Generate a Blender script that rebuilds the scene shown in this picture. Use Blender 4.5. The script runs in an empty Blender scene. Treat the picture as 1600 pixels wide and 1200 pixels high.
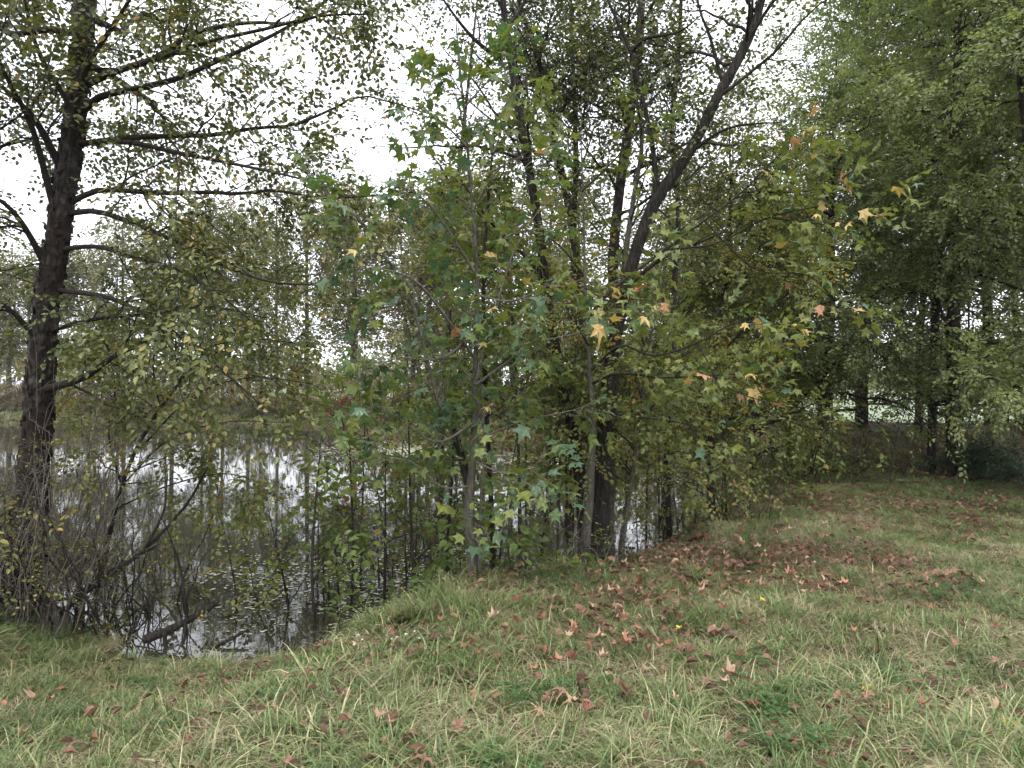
import bpy, math, random
import numpy as np
from mathutils import Matrix

random.seed(7)
rng = np.random.default_rng(11)
scene = bpy.context.scene
COL = scene.collection
R = math.radians

# ------------------------------------------------------------------ camera
FPX = 1142.0            # focal length in pixels of a 1600 px wide frame
CAMZ = 1.6
cam_d = bpy.data.cameras.new('camera')
cam_d.sensor_width = 36.0
cam_d.lens = 36.0 * FPX / 1600.0
cam_d.clip_start = 0.05
cam_d.clip_end = 6000.0
cam = bpy.data.objects.new('camera', cam_d)
cam.location = (0, 0, CAMZ)
cam.rotation_euler = (R(90), 0, 0)
COL.objects.link(cam)
scene.camera = cam

# ------------------------------------------------------------------ sky, sun, exposure
SUN_EL, SUN_AZ = 62.0, 200.0
world = bpy.data.worlds.new('World')
scene.world = world
world.use_nodes = True
wn, wl = world.node_tree.nodes, world.node_tree.links
wn.clear()
w_out = wn.new('ShaderNodeOutputWorld')
w_bg = wn.new('ShaderNodeBackground')
w_bg.inputs['Strength'].default_value = 0.1
w_sky = wn.new('ShaderNodeTexSky')
w_sky.sky_type = 'NISHITA'
w_sky.sun_disc = False
w_sky.sun_elevation = R(SUN_EL)
w_sky.sun_rotation = R(SUN_AZ)
w_sky.dust_density = 4.0
w_cloud = wn.new('ShaderNodeTexNoise')           # closed, barely structured cloud deck
w_cloud.inputs['Scale'].default_value = 2.2
w_cloud.inputs['Detail'].default_value = 4
w_ramp = wn.new('ShaderNodeValToRGB')
w_ramp.color_ramp.elements[0].position = 0.3
w_ramp.color_ramp.elements[0].color = (9.0, 9.35, 10.3, 1)
w_ramp.color_ramp.elements[1].position = 0.7
w_ramp.color_ramp.elements[1].color = (10.6, 10.8, 11.5, 1)
w_mix = wn.new('ShaderNodeMixRGB')
w_mix.inputs['Fac'].default_value = 0.93
wl.new(w_cloud.outputs['Fac'], w_ramp.inputs['Fac'])
wl.new(w_sky.outputs['Color'], w_mix.inputs['Color1'])
wl.new(w_ramp.outputs['Color'], w_mix.inputs['Color2'])
wl.new(w_mix.outputs['Color'], w_bg.inputs['Color'])
wl.new(w_bg.outputs['Background'], w_out.inputs['Surface'])

sun_d = bpy.data.lights.new('sun', 'SUN')
sun_d.energy = 1.3
sun_d.angle = R(25)
sun_d.color = (1.0, 0.97, 0.92)
sun = bpy.data.objects.new('sun', sun_d)
sun.rotation_euler = (R(90 - SUN_EL), 0, R(180 - SUN_AZ))
COL.objects.link(sun)

vs = scene.view_settings
vs.view_transform = 'Standard'
vs.look = 'None'
vs.exposure = 1.38
vs.gamma = 1.0
vs.use_curve_mapping = False
scene.render.engine = 'CYCLES'
scene.cycles.max_bounces = 5
scene.cycles.diffuse_bounces = 3
scene.cycles.transparent_max_bounces = 8
scene.cycles.use_denoising = True
scene.cycles.use_light_tree = False
scene.cycles.debug_use_spatial_splits = True
scene.cycles.use_adaptive_sampling = True
scene.cycles.adaptive_threshold = 0.03

# ------------------------------------------------------------------ helpers
def P(px, py, d):
    """photo pixel at a distance d in front of the camera -> world point"""
    return np.array([(px - 800.0) / FPX * d, d, CAMZ - (py - 600.0) / FPX * d])

def unit(v):
    v = np.asarray(v, float)
    return v / np.maximum(np.linalg.norm(v, axis=-1, keepdims=True), 1e-9)

_ks = rng.normal(size=(14, 2)); _ph = rng.uniform(0, 6.28, 14)
def wob(x, y, f=1.0):
    """smooth pseudo noise in about [-1, 1]"""
    s = 0
    for i in range(14):
        s = s + np.sin(f * (_ks[i, 0] * x + _ks[i, 1] * y) * (0.6 + 0.13 * i) + _ph[i])
    return s / 4.2

def mesh_obj(name, V, F, mat, parent=None, smooth=False, attr=None):
    V = np.asarray(V, float).reshape(-1, 3)
    if parent is not None:
        V = V - np.array(world_loc(parent))
    me = mesh_data(name, V, F, smooth, attr)
    if mat is not None:
        me.materials.append(mat)
    o = bpy.data.objects.new(name, me)
    COL.objects.link(o)
    if parent is not None:
        o.parent = parent
    return o

def world_loc(o):
    l = np.array(o.location)
    return l if o.parent is None else l + world_loc(o.parent)

def mesh_data(name, V, F, smooth=False, attr=None):
    me = bpy.data.meshes.new(name)
    V = np.asarray(V, np.float32)
    if isinstance(F, np.ndarray):
        F = [F]
    F = [np.asarray(f, np.int32) for f in F if len(f)]
    nl = sum(f.size for f in F); nf = sum(len(f) for f in F)
    me.vertices.add(len(V)); me.vertices.foreach_set('co', V.ravel())
    if nf:
        me.loops.add(nl); me.polygons.add(nf)
        me.loops.foreach_set('vertex_index', np.concatenate([f.ravel() for f in F]))
        tot = np.concatenate([np.full(len(f), f.shape[1], np.int32) for f in F])
        start = np.concatenate([[0], np.cumsum(tot)[:-1]]).astype(np.int32)
        me.polygons.foreach_set('loop_start', start)
        try:
            me.polygons.foreach_set('loop_total', tot)
        except Exception:
            pass
        me.polygons.foreach_set('use_smooth', np.full(nf, smooth))
    if attr:
        for k, a in attr.items():
            at = me.attributes.new(k, 'FLOAT', 'POINT')
            at.data.foreach_set('value', np.asarray(a, np.float32))
    me.update(calc_edges=True)
    me.validate()
    return me

def empty(name, loc, label=None, cat=None, group=None):
    o = bpy.data.objects.new(name, None)
    o.empty_display_size = 0.2
    o.location = [float(c) for c in loc]
    COL.objects.link(o)
    tag(o, label, cat, group)
    return o

def tag(o, label=None, cat=None, group=None, kind=None):
    if label: o['label'] = label
    if cat: o['category'] = cat
    if group: o['group'] = group
    if kind: o['kind'] = kind
    return o

def smooth_path(pts, n):
    """Catmull-Rom through control points, n samples"""
    p = np.asarray(pts, float)
    p = np.vstack([2 * p[0] - p[1], p, 2 * p[-1] - p[-2]])
    m = len(p) - 3
    out = []
    for u in np.linspace(0, m - 1e-6, n):
        i = int(u); t = u - i
        a, b, c, d = p[i], p[i + 1], p[i + 2], p[i + 3]
        out.append(0.5 * (2 * b + (c - a) * t + (2 * a - 5 * b + 4 * c - d) * t * t + (3 * b - a - 3 * c + d) * t ** 3))
    return np.array(out)

def tubes(Pp, Rr, sides):
    """Pp (T,N,3), Rr (T,N) -> verts, quads"""
    Pp = np.asarray(Pp, float); Rr = np.asarray(Rr, float)
    T, N, _ = Pp.shape
    tan = np.empty_like(Pp)
    tan[:, 1:-1] = Pp[:, 2:] - Pp[:, :-2]
    tan[:, 0] = Pp[:, 1] - Pp[:, 0]; tan[:, -1] = Pp[:, -1] - Pp[:, -2]
    tan = unit(tan)
    mean = unit(Pp[:, -1] - Pp[:, 0])
    ref = np.where(np.abs(mean[:, 2:3]) > 0.8, np.array([[1., 0, 0]]), np.array([[0, 0, 1.]]))[:, None, :]
    n = unit(np.cross(tan, np.broadcast_to(ref, tan.shape)))
    b = np.cross(tan, n)
    a = np.linspace(0, 2 * np.pi, sides, endpoint=False)
    V = Pp[:, :, None, :] + Rr[:, :, None, None] * (np.cos(a)[None, None, :, None] * n[:, :, None, :] + np.sin(a)[None, None, :, None] * b[:, :, None, :])
    V = V.reshape(-1, 3)
    t = np.arange(T)[:, None, None] * (N * sides); i = np.arange(N - 1)[None, :, None] * sides
    k = np.arange(sides)[None, None, :]; k2 = (k + 1) % sides
    q = np.stack([t + i + k, t + i + k2, t + i + sides + k2, t + i + sides + k], -1).reshape(-1, 4)
    return V, q

def merge(parts):
    Vs, Fs, o = [], [], 0
    for V, F in parts:
        Vs.append(V); Fs.append(np.asarray(F) + o); o += len(V)
    return np.vstack(Vs), np.vstack(Fs)

# ------------------------------------------------------------------ materials
MATS = {}
def new_mat(name):
    m = bpy.data.materials.new(name); m.use_nodes = True
    nt = m.node_tree; nt.nodes.clear()
    out = nt.nodes.new('ShaderNodeOutputMaterial')
    MATS[name] = m
    return m, nt, nt.nodes, nt.links, out

def ramp(nt, stops):
    r = nt.nodes.new('ShaderNodeValToRGB')
    el = r.color_ramp.elements
    while len(el) < len(stops): el.new(0.5)
    for e, (p, c) in zip(el, stops):
        e.position = p; e.color = (*c, 1)
    return r

def leaf_mat(name, stops, trans=0.3, rough=0.45, spec=0.4, random_obj=False, shift=0.15, own=0.5):
    m, nt, N, L, out = new_mat(name)
    a1 = N.new('ShaderNodeAttribute'); a1.attribute_name = 'lv'
    oi = N.new('ShaderNodeObjectInfo')
    m1 = N.new('ShaderNodeMath'); m1.operation = 'MULTIPLY'; m1.inputs[1].default_value = own
    m2 = N.new('ShaderNodeMath'); m2.operation = 'MULTIPLY_ADD'; m2.inputs[1].default_value = 1 - own
    L.new(a1.outputs['Fac'], m1.inputs[0])
    if random_obj:
        L.new(oi.outputs['Random'], m2.inputs[0]); L.new(m1.outputs[0], m2.inputs[2])
    else:
        a2 = N.new('ShaderNodeAttribute'); a2.attribute_name = 'tint'
        m3 = N.new('ShaderNodeMath'); m3.operation = 'MULTIPLY_ADD'; m3.inputs[1].default_value = shift; m3.inputs[2].default_value = -shift * .5
        m4 = N.new('ShaderNodeMath'); m4.operation = 'ADD'
        L.new(oi.outputs['Random'], m3.inputs[0]); L.new(a2.outputs['Fac'], m4.inputs[0]); L.new(m3.outputs[0], m4.inputs[1])
        L.new(m4.outputs[0], m2.inputs[0]); L.new(m1.outputs[0], m2.inputs[2])
    r = ramp(nt, stops); L.new(m2.outputs[0], r.inputs['Fac'])
    no = N.new('ShaderNodeTexNoise'); no.inputs['Scale'].default_value = 45; no.inputs['Detail'].default_value = 3
    tc = N.new('ShaderNodeTexCoord'); L.new(tc.outputs['Object'], no.inputs['Vector'])
    hv = N.new('ShaderNodeHueSaturation')
    mr = N.new('ShaderNodeMapRange'); mr.inputs[1].default_value = 0.3; mr.inputs[2].default_value = 0.7
    mr.inputs[3].default_value = 0.7; mr.inputs[4].default_value = 1.3
    L.new(no.outputs['Fac'], mr.inputs[0]); L.new(mr.outputs[0], hv.inputs['Value']); L.new(r.outputs['Color'], hv.inputs['Color'])
    p = N.new('ShaderNodeBsdfPrincipled')
    p.inputs['Roughness'].default_value = rough
    p.inputs['Specular IOR Level'].default_value = spec
    L.new(hv.outputs['Color'], p.inputs['Base Color'])
    if trans > 0:
        t = N.new('ShaderNodeBsdfTranslucent')
        g = N.new('ShaderNodeMixRGB'); g.blend_type = 'MULTIPLY'; g.inputs['Fac'].default_value = 1; g.inputs['Color2'].default_value = (1.1, 1.15, 0.65, 1)
        L.new(hv.outputs['Color'], g.inputs['Color1']); L.new(g.outputs['Color'], t.inputs['Color'])
        mx = N.new('ShaderNodeMixShader'); mx.inputs['Fac'].default_value = trans
        L.new(p.outputs[0], mx.inputs[1]); L.new(t.outputs[0], mx.inputs[2]); L.new(mx.outputs[0], out.inputs['Surface'])
    else:
        L.new(p.outputs[0], out.inputs['Surface'])
    return m

def bark_mat(name, dark, light, patch=None, zs=0.18, scale=26, bump=0.6, moss=0.0):
    m, nt, N, L, out = new_mat(name)
    tc = N.new('ShaderNodeTexCoord')
    mp = N.new('ShaderNodeMapping'); mp.inputs['Scale'].default_value = (1, 1, zs)
    L.new(tc.outputs['Object'], mp.inputs['Vector'])
    vo = N.new('ShaderNodeTexVoronoi'); vo.inputs['Scale'].default_value = scale; vo.feature = 'DISTANCE_TO_EDGE'
    no = N.new('ShaderNodeTexNoise'); no.inputs['Scale'].default_value = scale * 1.3; no.inputs['Detail'].default_value = 6; no.inputs['Distortion'].default_value = 0.6
    big = N.new('ShaderNodeTexNoise'); big.inputs['Scale'].default_value = 3.5; big.inputs['Detail'].default_value = 4
    wv = N.new('ShaderNodeMixRGB'); wv.inputs['Fac'].default_value = 0.08
    L.new(mp.outputs[0], wv.inputs['Color1']); L.new(no.outputs['Color'], wv.inputs['Color2'])
    L.new(mp.outputs[0], no.inputs['Vector']); L.new(wv.outputs[0], vo.inputs['Vector']); L.new(tc.outputs['Object'], big.inputs['Vector'])
    mu = N.new('ShaderNodeMath'); mu.operation = 'MULTIPLY_ADD'; mu.inputs[1].default_value = 1.6
    mn = N.new('ShaderNodeMath'); mn.operation = 'MULTIPLY_ADD'; mn.inputs[1].default_value = 0.8; mn.inputs[2].default_value = -0.12
    L.new(no.outputs['Fac'], mn.inputs[0]); L.new(vo.outputs['Distance'], mu.inputs[0]); L.new(mn.outputs[0], mu.inputs[2])
    r = ramp(nt, [(0.12, dark), (0.75, light)]); L.new(mu.outputs[0], r.inputs['Fac'])
    cur = r.outputs['Color']
    if patch is not None:
        r2 = ramp(nt, [(0.48, (0, 0, 0)), (0.62, (1, 1, 1))]); L.new(big.outputs['Fac'], r2.inputs['Fac'])
        mx = N.new('ShaderNodeMixRGB'); mx.inputs['Color2'].default_value = (*patch, 1)
        L.new(r2.outputs['Color'], mx.inputs['Fac']); L.new(cur, mx.inputs['Color1']); cur = mx.outputs[0]
    p = N.new('ShaderNodeBsdfPrincipled'); p.inputs['Roughness'].default_value = 0.9; p.inputs['Specular IOR Level'].default_value = 0.2
    L.new(cur, p.inputs['Base Color'])
    b = N.new('ShaderNodeBump'); b.inputs['Strength'].default_value = bump; b.inputs['Distance'].default_value = 0.02
    L.new(mu.outputs[0], b.inputs['Height']); L.new(b.outputs[0], p.inputs['Normal'])
    L.new(p.outputs[0], out.inputs['Surface'])
    return m

bark_birch = bark_mat('bark_river_birch', (0.005, 0.0044, 0.004), (0.062, 0.051, 0.045), (0.028, 0.020, 0.017), zs=0.6, scale=14, bump=0.9)
bark_dark = bark_mat('bark_dark_ridged', (0.006, 0.0052, 0.0046), (0.055, 0.047, 0.041), zs=0.10, scale=34, bump=1.0)
bark_grey = bark_mat('bark_grey', (0.028, 0.024, 0.020), (0.115, 0.102, 0.086), (0.080, 0.076, 0.056), zs=0.3, scale=30, bump=0.5)
bark_twig = bark_mat('bark_twig', (0.010, 0.008, 0.007), (0.045, 0.037, 0.031), zs=0.3, scale=40, bump=0.3)
bark_greytwig = bark_mat('bark_grey_twig', (0.05, 0.042, 0.035), (0.17, 0.15, 0.125), zs=0.3, scale=40, bump=0.3)
bark_wet = bark_mat('bark_wet_dead', (0.008, 0.007, 0.006), (0.042, 0.035, 0.029), zs=0.15, scale=30, bump=0.8)
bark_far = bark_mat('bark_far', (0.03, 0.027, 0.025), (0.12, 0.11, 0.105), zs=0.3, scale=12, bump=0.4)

lf_birch = leaf_mat('leaf_birch', [(0.0, (0.045, 0.060, 0.026)), (0.45, (0.090, 0.110, 0.040)), (0.72, (0.15, 0.165, 0.05)), (0.88, (0.28, 0.23, 0.07)), (0.98, (0.25, 0.14, 0.06))], 0.28)
lf_birch_right = leaf_mat('leaf_birch_green', [(0.0, (0.098, 0.128, 0.054)), (0.5, (0.175, 0.210, 0.082)), (0.82, (0.265, 0.29, 0.11)), (0.97, (0.37, 0.33, 0.11))], 0.5, 0.40, 0.5)
lf_olive = leaf_mat('leaf_olive', [(0.0, (0.080, 0.098, 0.030)), (0.4, (0.145, 0.165, 0.045)), (0.66, (0.22, 0.22, 0.06)), (0.84, (0.33, 0.24, 0.06)), (0.95, (0.22, 0.07, 0.035))], 0.45)
lf_sapling = leaf_mat('leaf_sapling', [(0.0, (0.06, 0.095, 0.024)), (0.5, (0.13, 0.185, 0.045)), (0.85, (0.22, 0.25, 0.055)), (0.96, (0.22, 0.09, 0.03))], 0.42)
lf_gum = leaf_mat('leaf_sweetgum', [(0.0, (0.062, 0.115, 0.065)), (0.32, (0.095, 0.15, 0.060)), (0.55, (0.145, 0.185, 0.052)), (0.80, (0.19, 0.20, 0.05)), (0.97, (0.32, 0.24, 0.08))], 0.4)
lf_far = leaf_mat('leaf_far', [(0.0, (0.085, 0.105, 0.045)), (0.5, (0.15, 0.155, 0.06)), (0.8, (0.24, 0.21, 0.08)), (0.96, (0.27, 0.15, 0.08))], 0.4)
lf_far_rust = leaf_mat('leaf_far_rust', [(0.0, (0.07, 0.05, 0.030)), (0.5, (0.14, 0.092, 0.052)), (0.95, (0.21, 0.115, 0.068))], 0.25)
lf_evergreen = leaf_mat('leaf_evergreen', [(0.0, (0.012, 0.03, 0.014)), (0.9, (0.04, 0.075, 0.03))], 0.12, 0.4)
lf_red = leaf_mat('leaf_dark_red', [(0.0, (0.07, 0.012, 0.012)), (0.9, (0.19, 0.035, 0.03))], 0.3)
gum_mats = {
 'green': leaf_mat('gum_green', [(0, (0.08, 0.13, 0.042)), (1, (0.17, 0.21, 0.055))], 0.4, random_obj=True),
 'teal': leaf_mat('gum_bluegreen', [(0, (0.062, 0.118, 0.070)), (1, (0.115, 0.175, 0.090))], 0.3, 0.4, 0.5, random_obj=True),
 'lime': leaf_mat('gum_lime', [(0, (0.12, 0.16, 0.035)), (1, (0.22, 0.23, 0.05))], 0.35, random_obj=True),
 'yellow': leaf_mat('gum_yellow', [(0, (0.42, 0.27, 0.09)), (1, (0.55, 0.42, 0.18))], 0.3, random_obj=True),
 'orange': leaf_mat('gum_orange', [(0, (0.34, 0.15, 0.08)), (1, (0.50, 0.29, 0.17))], 0.3, random_obj=True),
 'red': leaf_mat('gum_red', [(0, (0.16, 0.03, 0.025)), (1, (0.40, 0.09, 0.08))], 0.3, random_obj=True)}
litter_mats = {
 'rust': leaf_mat('litter_rust', [(0, (0.20, 0.085, 0.05)), (1, (0.36, 0.18, 0.12))], 0.1, 0.7, 0.2, random_obj=True),
 'tan': leaf_mat('litter_tan', [(0, (0.28, 0.175, 0.115)), (1, (0.44, 0.30, 0.21))], 0.1, 0.7, 0.2, random_obj=True),
 'brown': leaf_mat('litter_brown', [(0, (0.10, 0.042, 0.028)), (1, (0.20, 0.085, 0.055))], 0.1, 0.7, 0.2, random_obj=True),
 'yellow': leaf_mat('litter_yellow', [(0, (0.50, 0.38, 0.05)), (1, (0.60, 0.50, 0.10))], 0.1, 0.6, 0.3, random_obj=True)}
lf_litter = leaf_mat('litter_small', [(0.1, (0.09, 0.052, 0.036)), (0.5, (0.225, 0.135, 0.092)), (0.9, (0.46, 0.32, 0.23))], 0.1, 0.8, 0.2)
grass_mat = leaf_mat('grass', [(0.0, (0.026, 0.055, 0.014)), (0.32, (0.075, 0.130, 0.036)), (0.53, (0.14, 0.195, 0.066)), (0.67, (0.24, 0.24, 0.11)), (0.81, (0.38, 0.33, 0.195)), (0.97, (0.50, 0.43, 0.28))], 0.25, 0.5, 0.4, shift=0.35, own=0.42)
grass_dry = leaf_mat('grass_dry', [(0.0, (0.07, 0.052, 0.030)), (0.5, (0.25, 0.20, 0.12)), (0.9, (0.52, 0.45, 0.31))], 0.2, 0.6, 0.3, shift=0.3)
clover_mat = leaf_mat('clover', [(0.0, (0.045, 0.095, 0.032)), (0.9, (0.10, 0.18, 0.055))], 0.3, 0.45)
float_mat = leaf_mat('floating_bits', [(0.1, (0.22, 0.22, 0.12)), (0.5, (0.42, 0.42, 0.32)), (0.9, (0.6, 0.58, 0.48))], 0.0, 0.4, 0.5)
flower_mat = leaf_mat('white_petal', [(0, (0.5, 0.5, 0.5)), (1, (0.6, 0.6, 0.6))], 0.2)

# ground
def ground_material():
    m, nt, N, L, out = new_mat('ground_soil')
    g = N.new('ShaderNodeNewGeometry')
    n1 = N.new('ShaderNodeTexNoise'); n1.inputs['Scale'].default_value = 0.9; n1.inputs['Detail'].default_value = 6
    n2 = N.new('ShaderNodeTexNoise'); n2.inputs['Scale'].default_value = 28; n2.inputs['Detail'].default_value = 8
    L.new(g.outputs['Position'], n1.inputs['Vector']); L.new(g.outputs['Position'], n2.inputs['Vector'])
    r1 = ramp(nt, [(0.35, (0.045, 0.045, 0.018)), (0.5, (0.075, 0.06, 0.032)), (0.65, (0.11, 0.07, 0.045))])
    r2 = ramp(nt, [(0.3, (0.35, 0.33, 0.3)), (0.7, (1.3, 1.25, 1.1))])
    L.new(n1.outputs['Fac'], r1.inputs['Fac']); L.new(n2.outputs['Fac'], r2.inputs['Fac'])
    mx = N.new('ShaderNodeMixRGB'); mx.blend_type = 'MULTIPLY'; mx.inputs['Fac'].default_value = 1
    L.new(r1.outputs['Color'], mx.inputs['Color1']); L.new(r2.outputs['Color'], mx.inputs['Color2'])
    p = N.new('ShaderNodeBsdfPrincipled'); p.inputs['Roughness'].default_value = 0.95; p.inputs['Specular IOR Level'].default_value = 0.15
    L.new(mx.outputs[0], p.inputs['Base Color'])
    b = N.new('ShaderNodeBump'); b.inputs['Strength'].default_value = 0.8; b.inputs['Distance'].default_value = 0.03
    L.new(n2.outputs['Fac'], b.inputs['Height']); L.new(b.outputs[0], p.inputs['Normal'])
    L.new(p.outputs[0], out.inputs['Surface'])
    return m

def field_material():
    m, nt, N, L, out = new_mat('field_crop')
    g = N.new('ShaderNodeNewGeometry')
    n1 = N.new('ShaderNodeTexNoise'); n1.inputs['Scale'].default_value = 0.35; n1.inputs['Detail'].default_value = 8
    L.new(g.outputs['Position'], n1.inputs['Vector'])
    r1 = ramp(nt, [(0.3, (0.11, 0.14, 0.075)), (0.7, (0.17, 0.205, 0.115))])
    L.new(n1.outputs['Fac'], r1.inputs['Fac'])
    p = N.new('ShaderNodeBsdfPrincipled'); p.inputs['Roughness'].default_value = 0.8
    L.new(r1.outputs['Color'], p.inputs['Base Color']); L.new(p.outputs[0], out.inputs['Surface'])
    return m

RINGS = [(P(385, 925, 7.2), 0.16), (P(368, 940, 6.75), 0.42), (P(600, 800, 11.7), 0.5)]
def water_material():
    m, nt, N, L, out = new_mat('pond_water')
    g = N.new('ShaderNodeNewGeometry')
    n1 = N.new('ShaderNodeTexNoise'); n1.inputs['Scale'].default_value = 4.0; n1.inputs['Detail'].default_value = 2
    mp = N.new('ShaderNodeMapping'); mp.inputs['Scale'].default_value = (0.7, 1.5, 1)
    L.new(g.outputs['Position'], mp.inputs['Vector']); L.new(mp.outputs[0], n1.inputs['Vector'])
    h = n1.outputs['Fac']
    for (c, rad) in RINGS:                      # rings left by drops falling on the pond
        d = N.new('ShaderNodeVectorMath'); d.operation = 'DISTANCE'; d.inputs[1].default_value = (c[0], c[1], -0.45)
        L.new(g.outputs['Position'], d.inputs[0])
        s = N.new('ShaderNodeMath'); s.operation = 'SUBTRACT'; s.inputs[1].default_value = rad; L.new(d.outputs['Value'], s.inputs[0])
        q = N.new('ShaderNodeMath'); q.operation = 'MULTIPLY'; L.new(s.outputs[0], q.inputs[0]); L.new(s.outputs[0], q.inputs[1])
        e = N.new('ShaderNodeMath'); e.operation = 'MULTIPLY'; e.inputs[1].default_value = -700.0; L.new(q.outputs[0], e.inputs[0])
        x = N.new('ShaderNodeMath'); x.operation = 'EXPONENT'; L.new(e.outputs[0], x.inputs[0])
        a = N.new('ShaderNodeMath'); a.operation = 'MULTIPLY_ADD'; a.inputs[1].default_value = 0.5; L.new(x.outputs[0], a.inputs[0]); L.new(h, a.inputs[2])
        h = a.outputs[0]
    b = N.new('ShaderNodeBump'); b.inputs['Strength'].default_value = 0.014; b.inputs['Distance'].default_value = 0.05
    L.new(h, b.inputs['Height'])
    p = N.new('ShaderNodeBsdfPrincipled'); p.inputs['Base Color'].default_value = (0.026, 0.025, 0.018, 1)
    p.inputs['Roughness'].default_value = 0.03; p.inputs['IOR'].default_value = 1.42
    L.new(b.outputs[0], p.inputs['Normal']); L.new(p.outputs[0], out.inputs['Surface'])
    return m

# ------------------------------------------------------------------ terrain
POND = np.array([(-60, 12), (-30, 9.5), (-12, 7.4), (-6, 6.7), (-4.1, 6.45), (-3.3, 5.85), (-2.8, 5.45), (-2.2, 5.35), (-1.75, 5.45), (-1.45, 5.95), (-1.0, 6.4), (-0.3, 6.75),
                 (0.5, 7.15), (1.1, 7.75), (1.7, 8.7), (2.6, 10.3), (3.8, 13), (4.6, 17), (4.2, 22), (1.5, 26), (-2, 26.6), (-4.8, 27.6), (-8, 33), (-14, 38), (-24, 41), (-60, 44)], float)
WATER_Z = -0.45
def shore(x, y):
    """distance to the shoreline, positive on land"""
    x = np.asarray(x, float); y = np.asarray(y, float)
    dmin = np.full(x.shape, 1e9); inside = np.zeros(x.shape, bool)
    n = len(POND)
    for i in range(n):
        x1, y1 = POND[i]; x2, y2 = POND[(i + 1) % n]
        dx, dy = x2 - x1, y2 - y1
        t = np.clip(((x - x1) * dx + (y - y1) * dy) / (dx * dx + dy * dy), 0, 1)
        dmin = np.minimum(dmin, np.hypot(x - x1 - t * dx, y - y1 - t * dy))
        c = (y1 > y) != (y2 > y)
        with np.errstate(divide='ignore', invalid='ignore'):
            xi = dx * (y - y1) / (dy if dy else 1e-9) + x1
        inside ^= c & (x < xi)
    return np.where(inside, -dmin, dmin)

def sstep(a, b, x):
    t = np.clip((x - a) / (b - a), 0, 1); return t * t * (3 - 2 * t)

def hgt(x, y):
    x = np.asarray(x, float); y = np.asarray(y, float)
    s = shore(x, y)
    near = np.where(y < 12, 1.0, 1.7) + 2.0 * sstep(-4.2, -3.2, x) * (1 - sstep(-1.6, -.6, x)) * (y < 12)
    z = np.where(s > 0, WATER_Z + 0.47 * sstep(-0.25, 1.0 * near, s), WATER_Z + 0.47 * sstep(-0.25, near, 0) * np.clip(1 + s * 4, 0, 1) + np.maximum(s, -1.5) * 0.5)
    land = sstep(0.0, 1.2, s)
    z = z + land * (0.045 * wob(x, y, 1.3) + 0.02 * wob(x + 9, y, 4.0))
    z = z + 0.55 * sstep(12.6, 16.3, y) * (1 - sstep(19, 23, y)) * sstep(4.2, 7, x)       # the leafy bank behind the right hand trees
    z = z + 0.30 * sstep(0.2, 4, s) * sstep(20, 28, y) * (1 - sstep(3.0, 5.5, x)) * (1 - sstep(7, 12, s))   # bank across the pond
    return z

def axis(fine0, fine1, step, far_lo, far_hi):
    mid = np.arange(fine0, fine1, step)
    def grow(a, end, sgn):
        out, s, v = [], step, a
        while (v - end) * sgn < 0:
            s *= 1.14; v += s * sgn; out.append(v)
        return out
    lo = grow(fine0, far_lo, -1)[::-1]; hi = grow(mid[-1], far_hi, 1)
    return np.array(lo + list(mid) + hi)

gx = axis(-9, 11, 0.14, -3000, 3000); gy = axis(0.5, 19, 0.14, -400, 3500)
GX, GY = np.meshgrid(gx, gy)
GZ = hgt(GX, GY)
nx, ny = len(gx), len(gy)
idx = np.arange(nx * ny).reshape(ny, nx)
quads = np.stack([idx[:-1, :-1], idx[:-1, 1:], idx[1:, 1:], idx[1:, :-1]], -1).reshape(-1, 4)
ground = mesh_obj('ground', np.stack([GX, GY, GZ], -1).reshape(-1, 3), quads, ground_material(), smooth=True)
tag(ground, 'leafy grassy ground around the pond', 'ground', kind='structure')

wv = np.array([(x, y, WATER_Z) for x, y in POND]); c = np.array([[-18, 22, WATER_Z]])
cen = wv.mean(0)
wv = np.vstack([np.column_stack([cen[0] + (wv[:, 0] - cen[0]) * 1.03, cen[1] + (wv[:, 1] - cen[1]) * 1.03, wv[:, 2]])])
me = bpy.data.meshes.new('pond'); me.from_pydata([tuple(v) for v in wv], [], [tuple(range(len(wv)))]); me.update()
me.materials.append(water_material())
pond = bpy.data.objects.new('pond', me); COL.objects.link(pond)
tag(pond, 'still grey pond reflecting the white sky', 'pond', kind='structure')

fm = field_material()
def sheet(name, x0, x1, y0, y1, z, mat, label):
    xs = np.linspace(x0, x1, 50); ys = np.linspace(y0, y1, 50)
    X, Y = np.meshgrid(xs, ys); Z = z + 0.05 * wob(X, Y, 0.8)
    i = np.arange(2500).reshape(50, 50)
    q = np.stack([i[:-1, :-1], i[:-1, 1:], i[1:, 1:], i[1:, :-1]], -1).reshape(-1, 4)
    o = mesh_obj(name, np.stack([X, Y, Z], -1).reshape(-1, 3), q, mat, smooth=True)
    return tag(o, label, 'field', kind='structure')
sheet('field', -700, 700, 56, 900, 0.3, fm, 'pale green crop field beyond the pond')
sheet('field', 9, 120, 24, 55.9, 0.3, fm, 'pale green crop field behind the leafy bank')

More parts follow.
